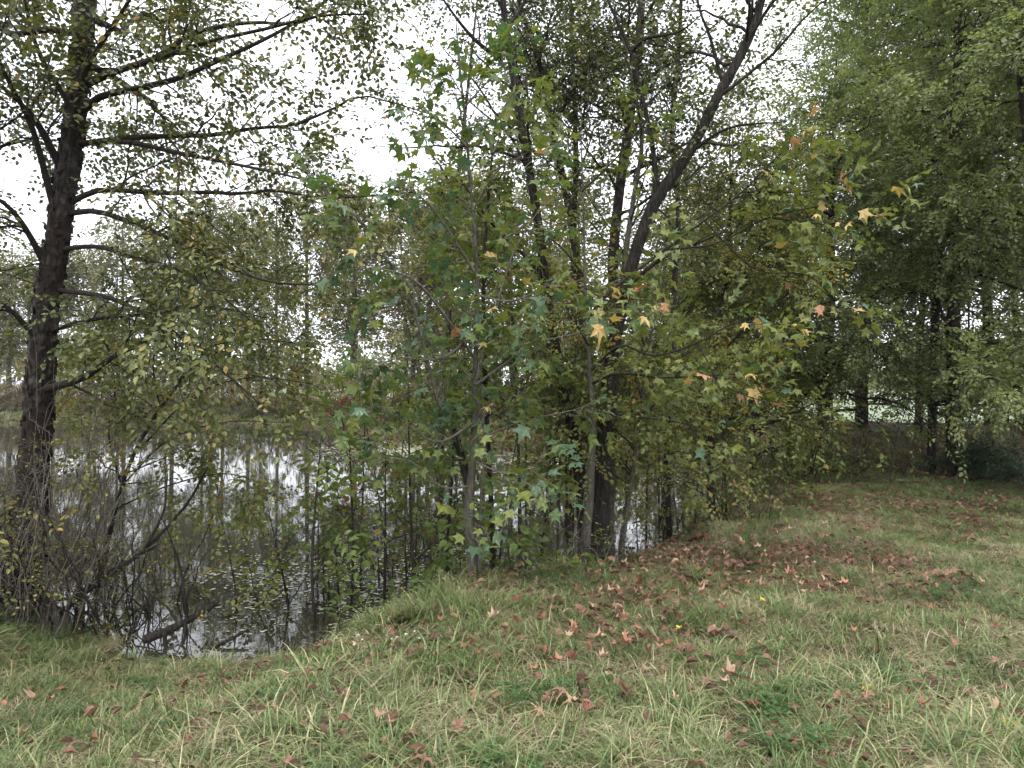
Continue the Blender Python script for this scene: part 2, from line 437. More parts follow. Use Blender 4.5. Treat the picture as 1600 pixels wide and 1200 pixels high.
# ------------------------------------------------------------------ leaf and twig templates
def leaf_tpl(kind):
    if kind == 'ovate':
        V = [(0, 0, 0), (1, 0, -.10), (.24, .29, .06), (.62, .27, .05), (.24, -.29, .06), (.62, -.27, .05)]
        F = [(0, 1, 3), (0, 3, 2), (0, 5, 1), (0, 4, 5)]
    elif kind == 'narrow':
        V = [(0, 0, 0), (.5, 0, -.02), (1, 0, -.15), (.45, .15, .03), (.45, -.15, .03)]
        F = [(0, 1, 3), (1, 2, 3), (0, 4, 1), (1, 4, 2)]
    elif kind == 'star':
        V = [(0, 0, 0), (.36, 0, .04)]
        ring = []
        for a, r in ((180, .36), (-118, .66), (-92, .42), (-60, .95), (-40, .52), (-16, .58), (0, 1.0), (16, .58), (40, .52), (60, .95), (92, .42), (118, .66)):
            big = r > .6
            ring.append((.36 + r * math.cos(R(a)) * .72, r * math.sin(R(a)) * .72, -.05 if big else .015))
        V = [(.36, 0, .0)] + ring
        n = len(ring)
        F = [(0, 1 + i, 1 + (i + 1) % n) for i in range(n)]
    return np.array(V, float), np.array(F)

def place(tplV, size, pos, mat3):
    return (tplV * size) @ mat3.T + pos

def basis(d, roll=0.0, up=(0, 0, 1)):
    x = unit(d); z = np.array(up, float); y = np.cross(z, x)
    if np.linalg.norm(y) < 1e-3: y = np.array([0, 1., 0])
    y = unit(y); z = np.cross(x, y)
    c, s = math.cos(roll), math.sin(roll)
    y2 = c * y + s * z; z2 = -s * y + c * z
    return np.column_stack([x, y2, z2])

def sprig(mat, kind='ovate', n=9, length=.30, size=.05, rnd=None, stem_mat=None, droop=.25, spread=60, stem_r=.0016, curl=0.6):
    """one leafy twig as arrays: verts, stem triangles, leaf triangles, per-vertex leaf value"""
    r = rnd
    pts = np.array([(length * u, .03 * length * math.sin(u * 5), -droop * length * u * u) for u in np.linspace(0, 1, 3)])
    V, q = tubes(pts[None], np.linspace(stem_r, stem_r * .5, 3)[None], 3)
    stem = np.vstack([q[:, [0, 1, 2]], q[:, [0, 2, 3]]])
    lv = [np.full(len(V), .5)]
    Vs, tri, off = [V], [], len(V)
    tV, tF = leaf_tpl(kind)
    for i in range(n):
        u = .12 + .88 * (i + .5 * r.random()) / max(n - .5, 1); u = min(u, 1)
        p = np.array([length * u, .03 * length * math.sin(u * 5), -droop * length * u * u])
        side = 1 if i % 2 else -1
        ang = R(spread * r.uniform(.6, 1.3)) * side * (0.15 if i == n - 1 else 1)
        d = np.array([math.cos(ang), math.sin(ang), r.uniform(-.75, .25)])
        B = basis(d, r.uniform(-curl, curl))
        s = size * r.uniform(.65, 1.2)
        pet = p + unit(d) * s * .18
        Vs.append(place(tV, s, pet, B)); tri.append(tF + off); off += len(tV)
        lv.append(np.full(len(tV), r.random()))
    return dict(V=np.vstack(Vs), S=stem, L=np.vstack(tri), lv=np.concatenate(lv), mats=(stem_mat or bark_twig, mat))

def bake(name, objs, pos, rot3, sc, tint, parent=None):
    """leafy twigs set out along the branches, joined into one mesh"""
    pos = np.asarray(pos, float)
    if parent is not None: pos = pos - world_loc(parent)
    vi = rng.integers(0, len(objs), len(pos))
    Vs, Ss, Ls, lv, tn, off = [], [], [], [], [], 0
    for k, o in enumerate(objs):
        m = np.where(vi == k)[0]
        if not len(m): continue
        nv = len(o['V'])
        W = np.einsum('nij,vj->nvi', rot3[m], o['V']) * np.asarray(sc)[m][:, None, None] + pos[m][:, None, :]
        Vs.append(W.reshape(-1, 3)); base = off + np.arange(len(m))[:, None, None] * nv
        Ss.append((o['S'][None] + base).reshape(-1, 3)); Ls.append((o['L'][None] + base).reshape(-1, 3))
        lv.append(np.tile(o['lv'], len(m))); tn.append(np.repeat(np.asarray(tint)[m], nv)); off += nv * len(m)
    if not Vs:
        return None
    S_, L_ = np.vstack(Ss), np.vstack(Ls)
    me = mesh_data(name, np.vstack(Vs), [np.vstack([S_, L_])], False, {'lv': np.concatenate(lv), 'tint': np.concatenate(tn)})
    for m_ in objs[0]['mats']: me.materials.append(m_)
    me.polygons.foreach_set('material_index', np.concatenate([np.zeros(len(S_), np.int32), np.ones(len(L_), np.int32)]))
    o = bpy.data.objects.new(name, me); COL.objects.link(o)
    if parent is not None: o.parent = parent
    o['kind'] = 'stuff'
    return o

rr = random.Random(3)
def sprigset(name, mat, k=4, **kw):
    return [sprig(mat, rnd=rr, **kw) for _ in range(k)]
S_BIRCH = sprigset('birch_sprig', lf_birch, n=9, length=.30, size=.052)
S_BIRCHR = sprigset('birch_sprig_green', lf_birch_right, n=11, length=.36, size=.060, droop=.15, curl=1.1, k=6)
S_OLIVE = sprigset('olive_sprig', lf_olive, n=9, length=.30, size=.058)
S_SAP = sprigset('sapling_sprig', lf_sapling, n=6, length=.26, size=.092, spread=65)
S_GUM = sprigset('gum_sprig', lf_gum, kind='star', n=6, length=.22, size=.11, spread=70, stem_r=.0025, stem_mat=bark_greytwig)
lf_gum2 = leaf_mat('leaf_sweetgum_olive', [(0.0, (0.085, 0.118, 0.040)), (0.45, (0.145, 0.175, 0.05)), (0.8, (0.22, 0.225, 0.06)), (0.97, (0.34, 0.25, 0.08))], 0.4)
S_GUMS = sprigset('gum_sprig_small', lf_gum2, kind='star', n=6, length=.26, size=.095, spread=70, stem_r=.002)
S_FAR = sprigset('far_sprig', lf_far, n=10, length=.75, size=.17, spread=70)
S_RUST = sprigset('rust_sprig', lf_far_rust, n=10, length=.75, size=.16, spread=70)
S_EVER = sprigset('evergreen_sprig', lf_evergreen, kind='narrow', n=14, length=.28, size=.07, droop=.15)
S_RED = sprigset('red_sprig', lf_red, n=5, length=.18, size=.085, k=2)
S_CANE = sprigset('cane_sprig', lf_olive, n=6, length=.2, size=.032, k=3)

# ------------------------------------------------------------------ scatter by geometry nodes
NG = {}
def scatter_group(key, objs):
    if key in NG: return NG[key]
    ng = bpy.data.node_groups.new('scatter_' + key, 'GeometryNodeTree')
    ng.interface.new_socket('Geometry', in_out='INPUT', socket_type='NodeSocketGeometry')
    ng.interface.new_socket('Geometry', in_out='OUTPUT', socket_type='NodeSocketGeometry')
    N, L = ng.nodes, ng.links
    gi = N.new('NodeGroupInput'); go = N.new('NodeGroupOutput')
    iop = N.new('GeometryNodeInstanceOnPoints')
    j = N.new('GeometryNodeJoinGeometry')
    for o in objs:
        oi = N.new('GeometryNodeObjectInfo'); oi.inputs['Object'].default_value = o
        gt = N.new('GeometryNodeGeometryToInstance')
        L.new(oi.outputs['Geometry'], gt.inputs[0]); L.new(gt.outputs[0], j.inputs[0])
    L.new(gi.outputs[0], iop.inputs['Points']); L.new(j.outputs[0], iop.inputs['Instance'])
    iop.inputs['Pick Instance'].default_value = True
    def att(nm, t):
        a = N.new('GeometryNodeInputNamedAttribute'); a.data_type = t; a.inputs['Name'].default_value = nm
        return a.outputs['Attribute']
    L.new(att('vi', 'INT'), iop.inputs['Instance Index'])
    er = N.new('FunctionNodeEulerToRotation'); L.new(att('rot', 'FLOAT_VECTOR'), er.inputs[0]); L.new(er.outputs[0], iop.inputs['Rotation'])
    L.new(att('sc', 'FLOAT'), iop.inputs['Scale'])
    L.new(iop.outputs[0], go.inputs[0])
    NG[key] = ng
    return ng

def mats_to_euler(M):
    """(n,3,3) -> XYZ euler"""
    sy = -M[:, 2, 0]
    y = np.arcsin(np.clip(sy, -1, 1))
    x = np.arctan2(M[:, 2, 1], M[:, 2, 2]); z = np.arctan2(M[:, 1, 0], M[:, 0, 0])
    return np.column_stack([x, y, z])

def bases(D, roll):
    x = unit(D); up = np.broadcast_to(np.array([0, 0, 1.]), x.shape)
    y = np.cross(up, x); bad = np.linalg.norm(y, axis=1) < 1e-3; y[bad] = (0, 1, 0)
    y = unit(y); z = np.cross(x, y)
    c, s = np.cos(roll)[:, None], np.sin(roll)[:, None]
    return np.stack([x, c * y + s * z, -s * y + c * z], -1)

def scatter(name, key, objs, pos, rot, sc, tint, parent=None, mats=()):
    pos = np.asarray(pos, float)
    if parent is not None: pos = pos - world_loc(parent)
    me = bpy.data.meshes.new(name)
    me.vertices.add(len(pos)); me.vertices.foreach_set('co', pos.astype(np.float32).ravel())
    a = me.attributes.new('rot', 'FLOAT_VECTOR', 'POINT'); a.data.foreach_set('vector', np.asarray(rot, np.float32).ravel())
    for k, v in (('sc', sc), ('tint', tint)):
        a = me.attributes.new(k, 'FLOAT', 'POINT'); a.data.foreach_set('value', np.asarray(v, np.float32))
    a = me.attributes.new('vi', 'INT', 'POINT'); a.data.foreach_set('value', rng.integers(0, len(objs), len(pos)).astype(np.int32))
    o = bpy.data.objects.new(name, me); COL.objects.link(o)
    for m in mats: me.materials.append(m)
    if parent is not None: o.parent = parent
    md = o.modifiers.new('scatter', 'NODES'); md.node_group = scatter_group(key, objs)
    o['kind'] = 'stuff'
    return o

# ------------------------------------------------------------------ branching
def kids(Pp, Rr, per, t0, t1, len_rng, ang, up, wig, npts, rad=.5, taper_len=.5):
    """child branches along parent paths (T,N,3)"""
    T, N, _ = Pp.shape
    counts = np.asarray(per if np.ndim(per) else np.full(T, per)).astype(int)
    pi = np.repeat(np.arange(T), counts)
    if len(pi) == 0: return np.zeros((0, npts, 3)), np.zeros((0, npts))
    t = rng.uniform(t0, t1, len(pi))
    f = t * (N - 1); i = np.minimum(f.astype(int), N - 2); w = (f - i)[:, None]
    s = Pp[pi, i] * (1 - w) + Pp[pi, i + 1] * w
    tan = unit(Pp[pi, i + 1] - Pp[pi, i])
    rand = rng.normal(size=s.shape); side = unit(rand - (rand * tan).sum(1, keepdims=True) * tan)
    a = np.radians(rng.uniform(*ang, len(pi)))[:, None]
    d = np.cos(a) * tan + np.sin(a) * side
    Lg = rng.uniform(*len_rng, len(pi)) * (1 - taper_len * t)
    u = np.linspace(0, 1, npts)
    pts = s[:, None, :] + d[:, None, :] * (u[None, :, None] * Lg[:, None, None])
    pts[:, :, 2] += np.asarray(up) * Lg[:, None] * u[None] ** 2
    wk = np.cumsum(rng.normal(scale=wig, size=pts.shape), axis=1); wk -= wk[:, :1]
    pts += wk * Lg[:, None, None]
    r0 = np.minimum((Rr[pi, i] * (1 - w[:, 0]) + Rr[pi, i + 1] * w[:, 0]) * rad, .004 + Lg * .012)
    r = np.maximum(r0[:, None] * (1 - .75 * u[None]), .0020)
    return pts, r

def limbs(path, rad, n, t0, t1, len_rng, el, bend, wig=.02, az=(0, 360), npts=10, shrink=.35, rr_=.45):
    t = np.sort(rng.uniform(t0, t1, n)); N = len(path)
    f = t * (N - 1); i = np.minimum(f.astype(int), N - 2); w = (f - i)[:, None]
    s = path[i] * (1 - w) + path[i + 1] * w
    A = np.radians(rng.uniform(*az, n)); E = np.radians(rng.uniform(*el, n))
    d = np.column_stack([np.cos(A) * np.cos(E), np.sin(A) * np.cos(E), np.sin(E)])
    Lg = rng.uniform(*len_rng, n) * (1 - shrink * (t - t0) / max(t1 - t0, 1e-6))
    u = np.linspace(0, 1, npts)
    pts = s[:, None] + d[:, None] * (u[None, :, None] * Lg[:, None, None])
    pts[:, :, 2] += rng.uniform(*bend, n)[:, None] * Lg[:, None] * u[None] ** 2
    wk = np.cumsum(rng.normal(scale=wig, size=pts.shape), axis=1); wk -= wk[:, :1]
    pts += wk * Lg[:, None, None]
    r0 = np.minimum((rad[i] * (1 - w[:, 0]) + rad[i + 1] * w[:, 0]) * rr_, .008 + .011 * Lg)
    return pts, np.maximum(r0[:, None] * (1 - .85 * u[None]), .002)

def sprigs_on(Pp, per, t0=.1, ang=(25, 75), sag=-.2):
    T, N, _ = Pp.shape
    if T == 0: return np.zeros((0, 3)), np.zeros((0, 3))
    pi = np.repeat(np.arange(T), per)
    t = rng.uniform(t0, 1, len(pi)); t[::max(per, 1)] = 1.0
    f = t * (N - 1); i = np.minimum(f.astype(int), N - 2); w = (f - i)[:, None]
    s = Pp[pi, i] * (1 - w) + Pp[pi, i + 1] * w
    tan = unit(Pp[pi, i + 1] - Pp[pi, i])
    rand = rng.normal(size=s.shape); rand[:, 2] *= .6
    side = unit(rand - (rand * tan).sum(1, keepdims=True) * tan)
    a = np.radians(rng.uniform(*ang, len(pi)))[:, None]
    a[t > .999] *= .2
    d = np.cos(a) * tan + np.sin(a) * side
    d[:, 2] += sag
    return s, unit(d)

class Tree:
    def __init__(self, name, base, label, cat='tree', group=None):
        self.root = empty(name, base, label, cat, group)
        self.base = np.array(base, float)
        self.bp, self.br = [], []          # limb paths used for twigs
        self.pos, self.dir = [], []
    def stem(self, ctrl, radii, mat, name='trunk', sides=12, n=40, rough=.06, flare=0.0, record=True):
        path = smooth_path(ctrl, n)
        rad = np.interp(np.linspace(0, 1, n), np.linspace(0, 1, len(radii)), radii)
        if flare: rad = rad * (1 + flare * np.exp(-np.linspace(0, 1, n) * 14))
        V, q = tubes(path[None], rad[None], sides)
        if rough:
            k = np.tile(np.arange(sides), n); ii = np.repeat(np.arange(n), sides)
            cen = np.repeat(path, sides, 0); s = np.repeat(rad, sides)
            amp = rough * (np.sin(k * 2.4 + ii * .35) + np.sin(k * 5.1 - ii * .8 + 1) * .7 + rng.normal(size=len(k)) * .6)
            V = cen + (V - cen) * (1 + amp)[:, None]
        o = mesh_obj(name, V, q, mat, self.root, smooth=True)
        if record:
            P2 = path[np.linspace(0, n - 1, 10).astype(int)][None]; self.bp.append(P2); self.br.append(rad[np.linspace(0, n - 1, 10).astype(int)][None])
        self.trunk, self.trad = path, rad
        return path, rad
    def limb(self, ctrl, r0, r1, mat, name='branch', sides=7, n=18):
        path = smooth_path(ctrl, n); rad = np.linspace(r0, r1, n)
        V, q = tubes(path[None], rad[None], sides)
        V += rng.normal(scale=.04, size=(len(V), 1)) * r1
        mesh_obj(name, V, q, mat, self.root, smooth=True)
        k = np.linspace(0, n - 1, 10).astype(int)
        self.bp.append(path[k][None]); self.br.append(rad[k][None])
        return path
    def auto(self, mat, n, t0, t1, ln, el, bend, single=True, sides=5, trunk=None, **kw):
        path, rad = trunk if trunk else (self.trunk, self.trad)
        Pp, Rr = limbs(path, rad, n, t0, t1, ln, el, bend, **kw)
        if single:
            for i in range(n):
                V, q = tubes(Pp[i:i + 1], Rr[i:i + 1], sides)
                mesh_obj('branch', V, q, mat, self.root, smooth=True)
        else:
            self.extra = tubes(Pp, Rr, 4)
            o = mesh_obj('branches', *self.extra, mat, self.root, smooth=True); o['kind'] = 'stuff'
        self.bp.append(Pp); self.br.append(Rr)
    def twigs(self, mat, density, ln, ang=(30, 70), up=-.1, wig=.03, skip=0, sub=0, subln=(.2, .5), t0=.2, build=True, keep=None, per=4, sag=-.2):
        Pp = np.vstack(self.bp[skip:]); Rr = np.vstack(self.br[skip:])
        Ls = np.linalg.norm(np.diff(Pp, axis=1), axis=2).sum(1)
        cnt = np.maximum(1, np.round(Ls * density * rng.uniform(.8, 1.2, len(Ls))).astype(int))
        K, KR = kids(Pp, Rr, cnt, t0, 1, ln, ang, up, wig, 6, .55)
        parts = [tubes(K, KR, 3)] if len(K) else []
        allp = [K]
        if sub and len(K):
            K2, KR2 = kids(K, KR, sub, .2, 1, subln, (25, 65), up, wig, 5, .7)
            parts.append(tubes(K2, KR2, 3)); allp.append(K2)
        if build and parts:
            o = mesh_obj('twigs', *merge(parts), mat, self.root); o['kind'] = 'stuff'
        for a in allp:
            s, d = sprigs_on(a, per, sag=sag); self.pos.append(s); self.dir.append(d)
        self.tw = allp
    def foliage(self, key, objs, keep=1.0, sc=(.8, 1.2), tint=(0, 1), roll=.6, name='crown', clip=None, tintf=None):
        pos = np.vstack(self.pos); d = np.vstack(self.dir)
        m = rng.random(len(pos)) < keep
        if clip is not None: m &= clip(pos)
        pos, d = pos[m], d[m]
        rot = bases(d, rng.uniform(-roll, roll, len(pos)))
        t = rng.uniform(*tint, len(pos))
        t = np.clip(t + .18 * wob(pos[:, 0] + pos[:, 2], pos[:, 1] - pos[:, 2], 1.6), 0, 1)
        if tintf is not None: t = np.clip(tintf(pos, t), 0, 1)
        return bake(name, objs, pos, rot, rng.uniform(*sc, len(pos)), t, self.root)

def ground_pt(px, d, sink=.05):
    x = (px - 800) / FPX * d
    return np.array([x, d, float(hgt(np.array([x]), np.array([d]))[0]) - sink])

def pxpath(pts, d0, d1=None):
    d1 = d0 if d1 is None else d1
    n = len(pts)
    return [P(x, y, d0 + (d1 - d0) * i / max(n - 1, 1)) for i, (x, y) in enumerate(pts)]

# ================================================================== the trees on the near shore
# --- big river birch at the left edge
b = ground_pt(32, 6.15, .1)
t = Tree('river_birch', b, 'large river birch with dark flaking bark and long bare limbs over the pond')
path, rad = t.stem([b, P(48, 800, 6.1), P(60, 640, 6.05), P(70, 500, 6.0), P(85, 400, 6.0), P(104, 280, 6.0), P(117, 180, 6.05), P(130, 60, 6.1), P(140, -60, 6.2), P(155, -350, 6.4), P(170, -800, 6.6)],
                   [.14, .115, .10, .092, .086, .082, .08, .076, .07, .05, .02], bark_birch, n=130, sides=20, rough=.10, flare=.5, record=False)
birch_path, birch_rad = path, rad
for pts, d0, d1, r0 in [
    ([(140, 130), (190, 108), (245, 90), (290, 58), (340, 42), (400, 35), (460, 37), (520, 15), (580, -15)], 6.05, 6.4, .030),
    ([(138, 126), (230, 97), (320, 67), (420, 44), (500, 25), (590, 22)], 6.05, 5.6, .024),
    ([(130, 172), (160, 150), (215, 138), (280, 122), (340, 95), (400, 68), (450, 42), (500, 10), (540, -30)], 6.0, 5.7, .032),
    ([(120, 226), (200, 215), (290, 212), (340, 210), (400, 200), (460, 195), (520, 170), (570, 150), (670, 178)], 6.0, 6.6, .025),
    ([(120, 224), (200, 222), (260, 235), (320, 247), (385, 260), (440, 272), (490, 285)], 6.0, 5.3, .024),
    ([(108, 318), (150, 298), (200, 298), (260, 302), (330, 300), (370, 303), (430, 297), (490, 308), (550, 308), (650, 300)], 6.0, 5.8, .026),
    ([(100, 335), (150, 330), (210, 350), (270, 375), (310, 395), (350, 415), (420, 440), (490, 445)], 6.0, 5.4, .026),
    ([(90, 390), (150, 385), (200, 400), (260, 415), (330, 450), (390, 500)], 6.0, 5.2, .022),
    ([(80, 452), (170, 465), (240, 500), (300, 540), (360, 590), (405, 630)], 6.0, 5.3, .022),
    ([(70, 520), (140, 500), (230, 490), (330, 480), (430, 500)], 6.0, 6.8, .020),
    ([(62, 610), (130, 590), (180, 555), (217, 538), (260, 500)], 6.0, 5.7, .036),
    ([(95, 262), (60, 195), (20, 150), (-50, 100)], 6.0, 5.4, .035),
    ([(85, 330), (50, 200), (10, 120), (-30, 20)], 6.0, 5.0, .03),
    ([(75, 420), (20, 330), (-60, 280)], 6.0, 5.3, .03),
    ([(110, 240), (130, 120), (190, 20), (250, -80)], 6.0, 5.0, .03),
    ([(66, 540), (10, 480), (-60, 460)], 6.0, 5.5, .028),
    ([(120, 180), (60, 80), (30, -40)], 6.0, 5.6, .028)]:
    t.limb(pxpath(pts, d0, d1), r0, .006, bark_twig)
t.auto(bark_twig, 10, .62, .98, (1.6, 3.6), (10, 55), (-.35, .05), trunk=(path, rad))
t.twigs(bark_twig, 5.5, (.35, 1.0), up=-.12, sub=2, per=4)
t.foliage('birch', S_BIRCH, .78, (.75, 1.15), (.0, .95))
# curled flakes of bark on the trunk
fl_V, fl_F = [], []
for k in range(800):
    i = rng.integers(5, 90); a = rng.uniform(0, 6.28)
    cpt = path[i] + (path[i + 1] - path[i]) * rng.random(); r_ = rad[i] * 1.02
    n_ = np.array([math.cos(a), math.sin(a), 0]); tt = np.array([-math.sin(a), math.cos(a), 0])
    w_, h_, lift = rng.uniform(.010, .030), rng.uniform(.02, .07), rng.uniform(.004, .024)
    o0 = cpt + n_ * r_
    zz = np.array([0, 0, 1.])
    sgn = rng.choice([-1, 1])
    fv = [o0 - tt * w_ + zz * h_ * .5, o0 - tt * w_ - zz * h_ * .5, o0 + n_ * lift * .35 + zz * h_ * .45, o0 + n_ * lift * .35 - zz * h_ * .5,
          o0 + tt * w_ * .8 * sgn + n_ * lift + zz * h_ * .3, o0 + tt * w_ * .8 * sgn + n_ * lift - zz * h_ * .4]
    o_ = len(fl_V); fl_V += fv; fl_F += [(o_, o_ + 1, o_ + 3, o_ + 2), (o_ + 2, o_ + 3, o_ + 5, o_ + 4)]
o = mesh_obj('peeling_bark', np.array(fl_V), np.array(fl_F), bark_birch, t.root); o['kind'] = 'stuff'

# --- slimmer birch just behind it
b = ground_pt(-150, 7.6, .1)
t = Tree('river_birch', b, 'slimmer leaning river birch crowding behind the large flaking birch')
t.stem([b, P(-140, 640, 7.6), P(-120, 450, 7.6), P(-100, 300, 7.6), P(-80, 150, 7.6), P(-50, 0, 7.6), P(-20, -300, 7.6), P(10, -600, 7.6)], [.06, .05, .045, .04, .035, .03, .02, .008], bark_birch, rough=.07, flare=.4)
t.auto(bark_twig, 22, .25, .98, (1.2, 3.0), (5, 55), (-.3, .1))
t.twigs(bark_twig, 5, (.35, .9), sub=2, per=4)
t.foliage('birch', S_BIRCH, .9, (.8, 1.2), (.0, .95))

# --- dark multi-stemmed tree in the middle
b = ground_pt(932, 7.25, .1)
t = Tree('forked_tree', b, 'dark ridged tree whose forked stems sweep up beside the pond edge')
p1, r1 = t.stem([b, P(938, 780, 7.2), P(945, 660, 7.2), P(958, 545, 7.2), P(984, 425, 7.15), P(1022, 320, 7.1), P(1075, 240, 7.05), P(1122, 150, 7.0), P(1170, 60, 7.0), P(1192, -10, 7.0), P(1230, -200, 7.0), P(1260, -420, 7.0)],
       [.085, .072, .068, .064, .060, .056, .052, .048, .042, .036, .022, .008], bark_dark, n=80, sides=14, rough=.06, flare=.35)
p2, r2 = t.stem([b + np.array([-.07, .05, 0]), P(908, 760, 7.35), P(893, 660, 7.4), P(872, 560, 7.4), P(856, 470, 7.4), P(838, 330, 7.4), P(812, 180, 7.4), P(796, 80, 7.4), P(785, -10, 7.4), P(770, -250, 7.4), P(740, -450, 7.4)],
       [.068, .060, .056, .052, .047, .043, .038, .035, .031, .018, .006], bark_dark, n=70, sides=12, rough=.06, flare=.3, name='second_trunk')
for pts, d0, d1, r0 in [
    ([(1024, 312), (1022, 250), (1010, 180), (985, 80), (950, 0), (925, -80), (900, -220)], 7.1, 7.3, .032),
    ([(1130, 135), (1110, 60), (1090, 0), (1080, -120)], 7.0, 6.8, .02),
    ([(1150, 95), (1172, 40), (1175, -20), (1165, -140)], 7.0, 7.2, .024),
    ([(986, 82), (1010, 60), (1060, 50), (1100, 20)], 7.2, 6.7, .022),
    ([(784, 95), (740, 60), (700, 10), (670, -40)], 7.4, 7.1, .026),
    ([(790, 50), (815, 10), (840, -60)], 7.4, 7.6, .024),
    ([(1075, 240), (1140, 200), (1230, 190)], 7.05, 6.6, .02),
    ([(850, 430), (800, 380), (760, 340), (720, 280)], 7.4, 7.0, .022),
    ([(975, 450), (1040, 400), (1090, 380), (1160, 350)], 7.15, 6.8, .024)]:
    t.limb(pxpath(pts, d0, d1), r0, .005, bark_dark)
t.auto(bark_twig, 10, .62, .98, (1.0, 2.4), (10, 60), (-.2, .1), trunk=(p1, r1))
t.auto(bark_twig, 12, .5, .98, (1.0, 2.4), (10, 60), (-.2, .1), trunk=(p2, r2))
t.twigs(bark_twig, 3.6, (.35, .9), skip=2, sub=2, per=3, t0=.3)
t.foliage('birch', S_BIRCH, .36, (.8, 1.15), (.0, .85))

# --- slender birches standing behind it
for (pts, d, rads, lab, n, keep) in [
    ([(950, 700), (962, 560), (958, 420), (968, 300), (985, 180), (1003, 0), (1015, -250), (1020, -450)], 8.3, [.075, .068, .062, .058, .05, .042, .022, .01], 'reddish flaking birch rising straight behind the dark forked tree', 26, .62),
    ([(925, 700), (910, 500), (890, 330), (866, 224), (851, 140), (835, 70), (808, -10), (770, -200)], 9.0, [.058, .053, .05, .045, .038, .033, .028, .008], 'slim olive-barked birch leaning over towards the open sky above the pond', 30, .72),
    ([(893, 700), (896, 500), (897, 350), (900, 250), (895, 100), (890, -50), (880, -250)], 9.7, [.045, .042, .038, .034, .03, .022, .008], 'thin upright birch with pale bark behind the second dark stem', 26, .72),
    ([(1045, 650), (1052, 480), (1060, 330), (1050, 200), (1062, 60), (1070, -200)], 9.3, [.045, .038, .034, .03, .026, .008], 'thin upright birch close behind the sweeping right-hand fork', 22, .7),
    ([(690, 660), (700, 520), (706, 380), (720, 240), (735, 100), (750, -40)], 11.0, [.05, .045, .04, .03, .02, .008], 'thin birch standing in the shallows behind the young grey sweetgum', 18, .45)]:
    b = ground_pt(pts[0][0] - 4, d, .1)
    t = Tree('slender_birch', b, lab)
    t.stem([b] + pxpath(pts, d), [rads[0] * 1.15] + rads, bark_birch, n=50, sides=9, rough=.06, flare=.2)
    t.auto(bark_twig, n, .46, .98, (.9, 2.2), (15, 60), (-.25, .05))
    t.twigs(bark_twig, 5, (.3, .8), skip=1, sub=2, per=4)
    t.foliage('birch', S_BIRCH, keep * .62, (.8, 1.15), (.0, .85))

# ------------------------------------------------------------------ sweetgums with big star leaves
tV, tF = leaf_tpl('star')
def star_mesh(name, mat, cup, rnd):
    V = tV.copy(); V[:, 0] += .22
    V[:, 2] += cup * (V[:, 1] ** 2) + rnd.normal(scale=.045, size=len(V)) - rnd.uniform(-.1, .35) * V[:, 0] ** 2
    Vt, q = tubes(np.array([[(0, 0, 0), (.13, 0, .03), (.27, 0, 0)]]), np.array([[.012, .010, .009]]), 3)
    n = len(V)
    me = mesh_data(name, np.vstack([V, Vt]), [tF, q + n], False, {'lv': np.full(n + len(Vt), .5)})
    me.materials.append(mat)
    return me
STAR = {k: [star_mesh('leaf', m, c_, rng) for c_ in (-.9, -.5, -.2, .3, .6)] for k, m in gum_mats.items()}

def put_leaves(tree, pos, dirs, cols, size, name='leaf'):
    E = mats_to_euler(bases(dirs, rng.uniform(-.7, .7, len(pos))))
    base = world_loc(tree.root)
    for i in range(len(pos)):
        o = bpy.data.objects.new(name, STAR[cols[i]][i % 5])
        o.location = pos[i] - base; o.rotation_euler = E[i]
        s = float(size * rng.uniform(.5, 1.15)); o.scale = (s, s * rng.uniform(.75, 1.05), s)
        COL.objects.link(o); o.parent = tree.root

def colour_pick(n, w):
    ks = list(w); p = np.array([w[k] for k in ks], float)
    return [ks[i] for i in rng.choice(len(ks), n, p=p / p.sum())]

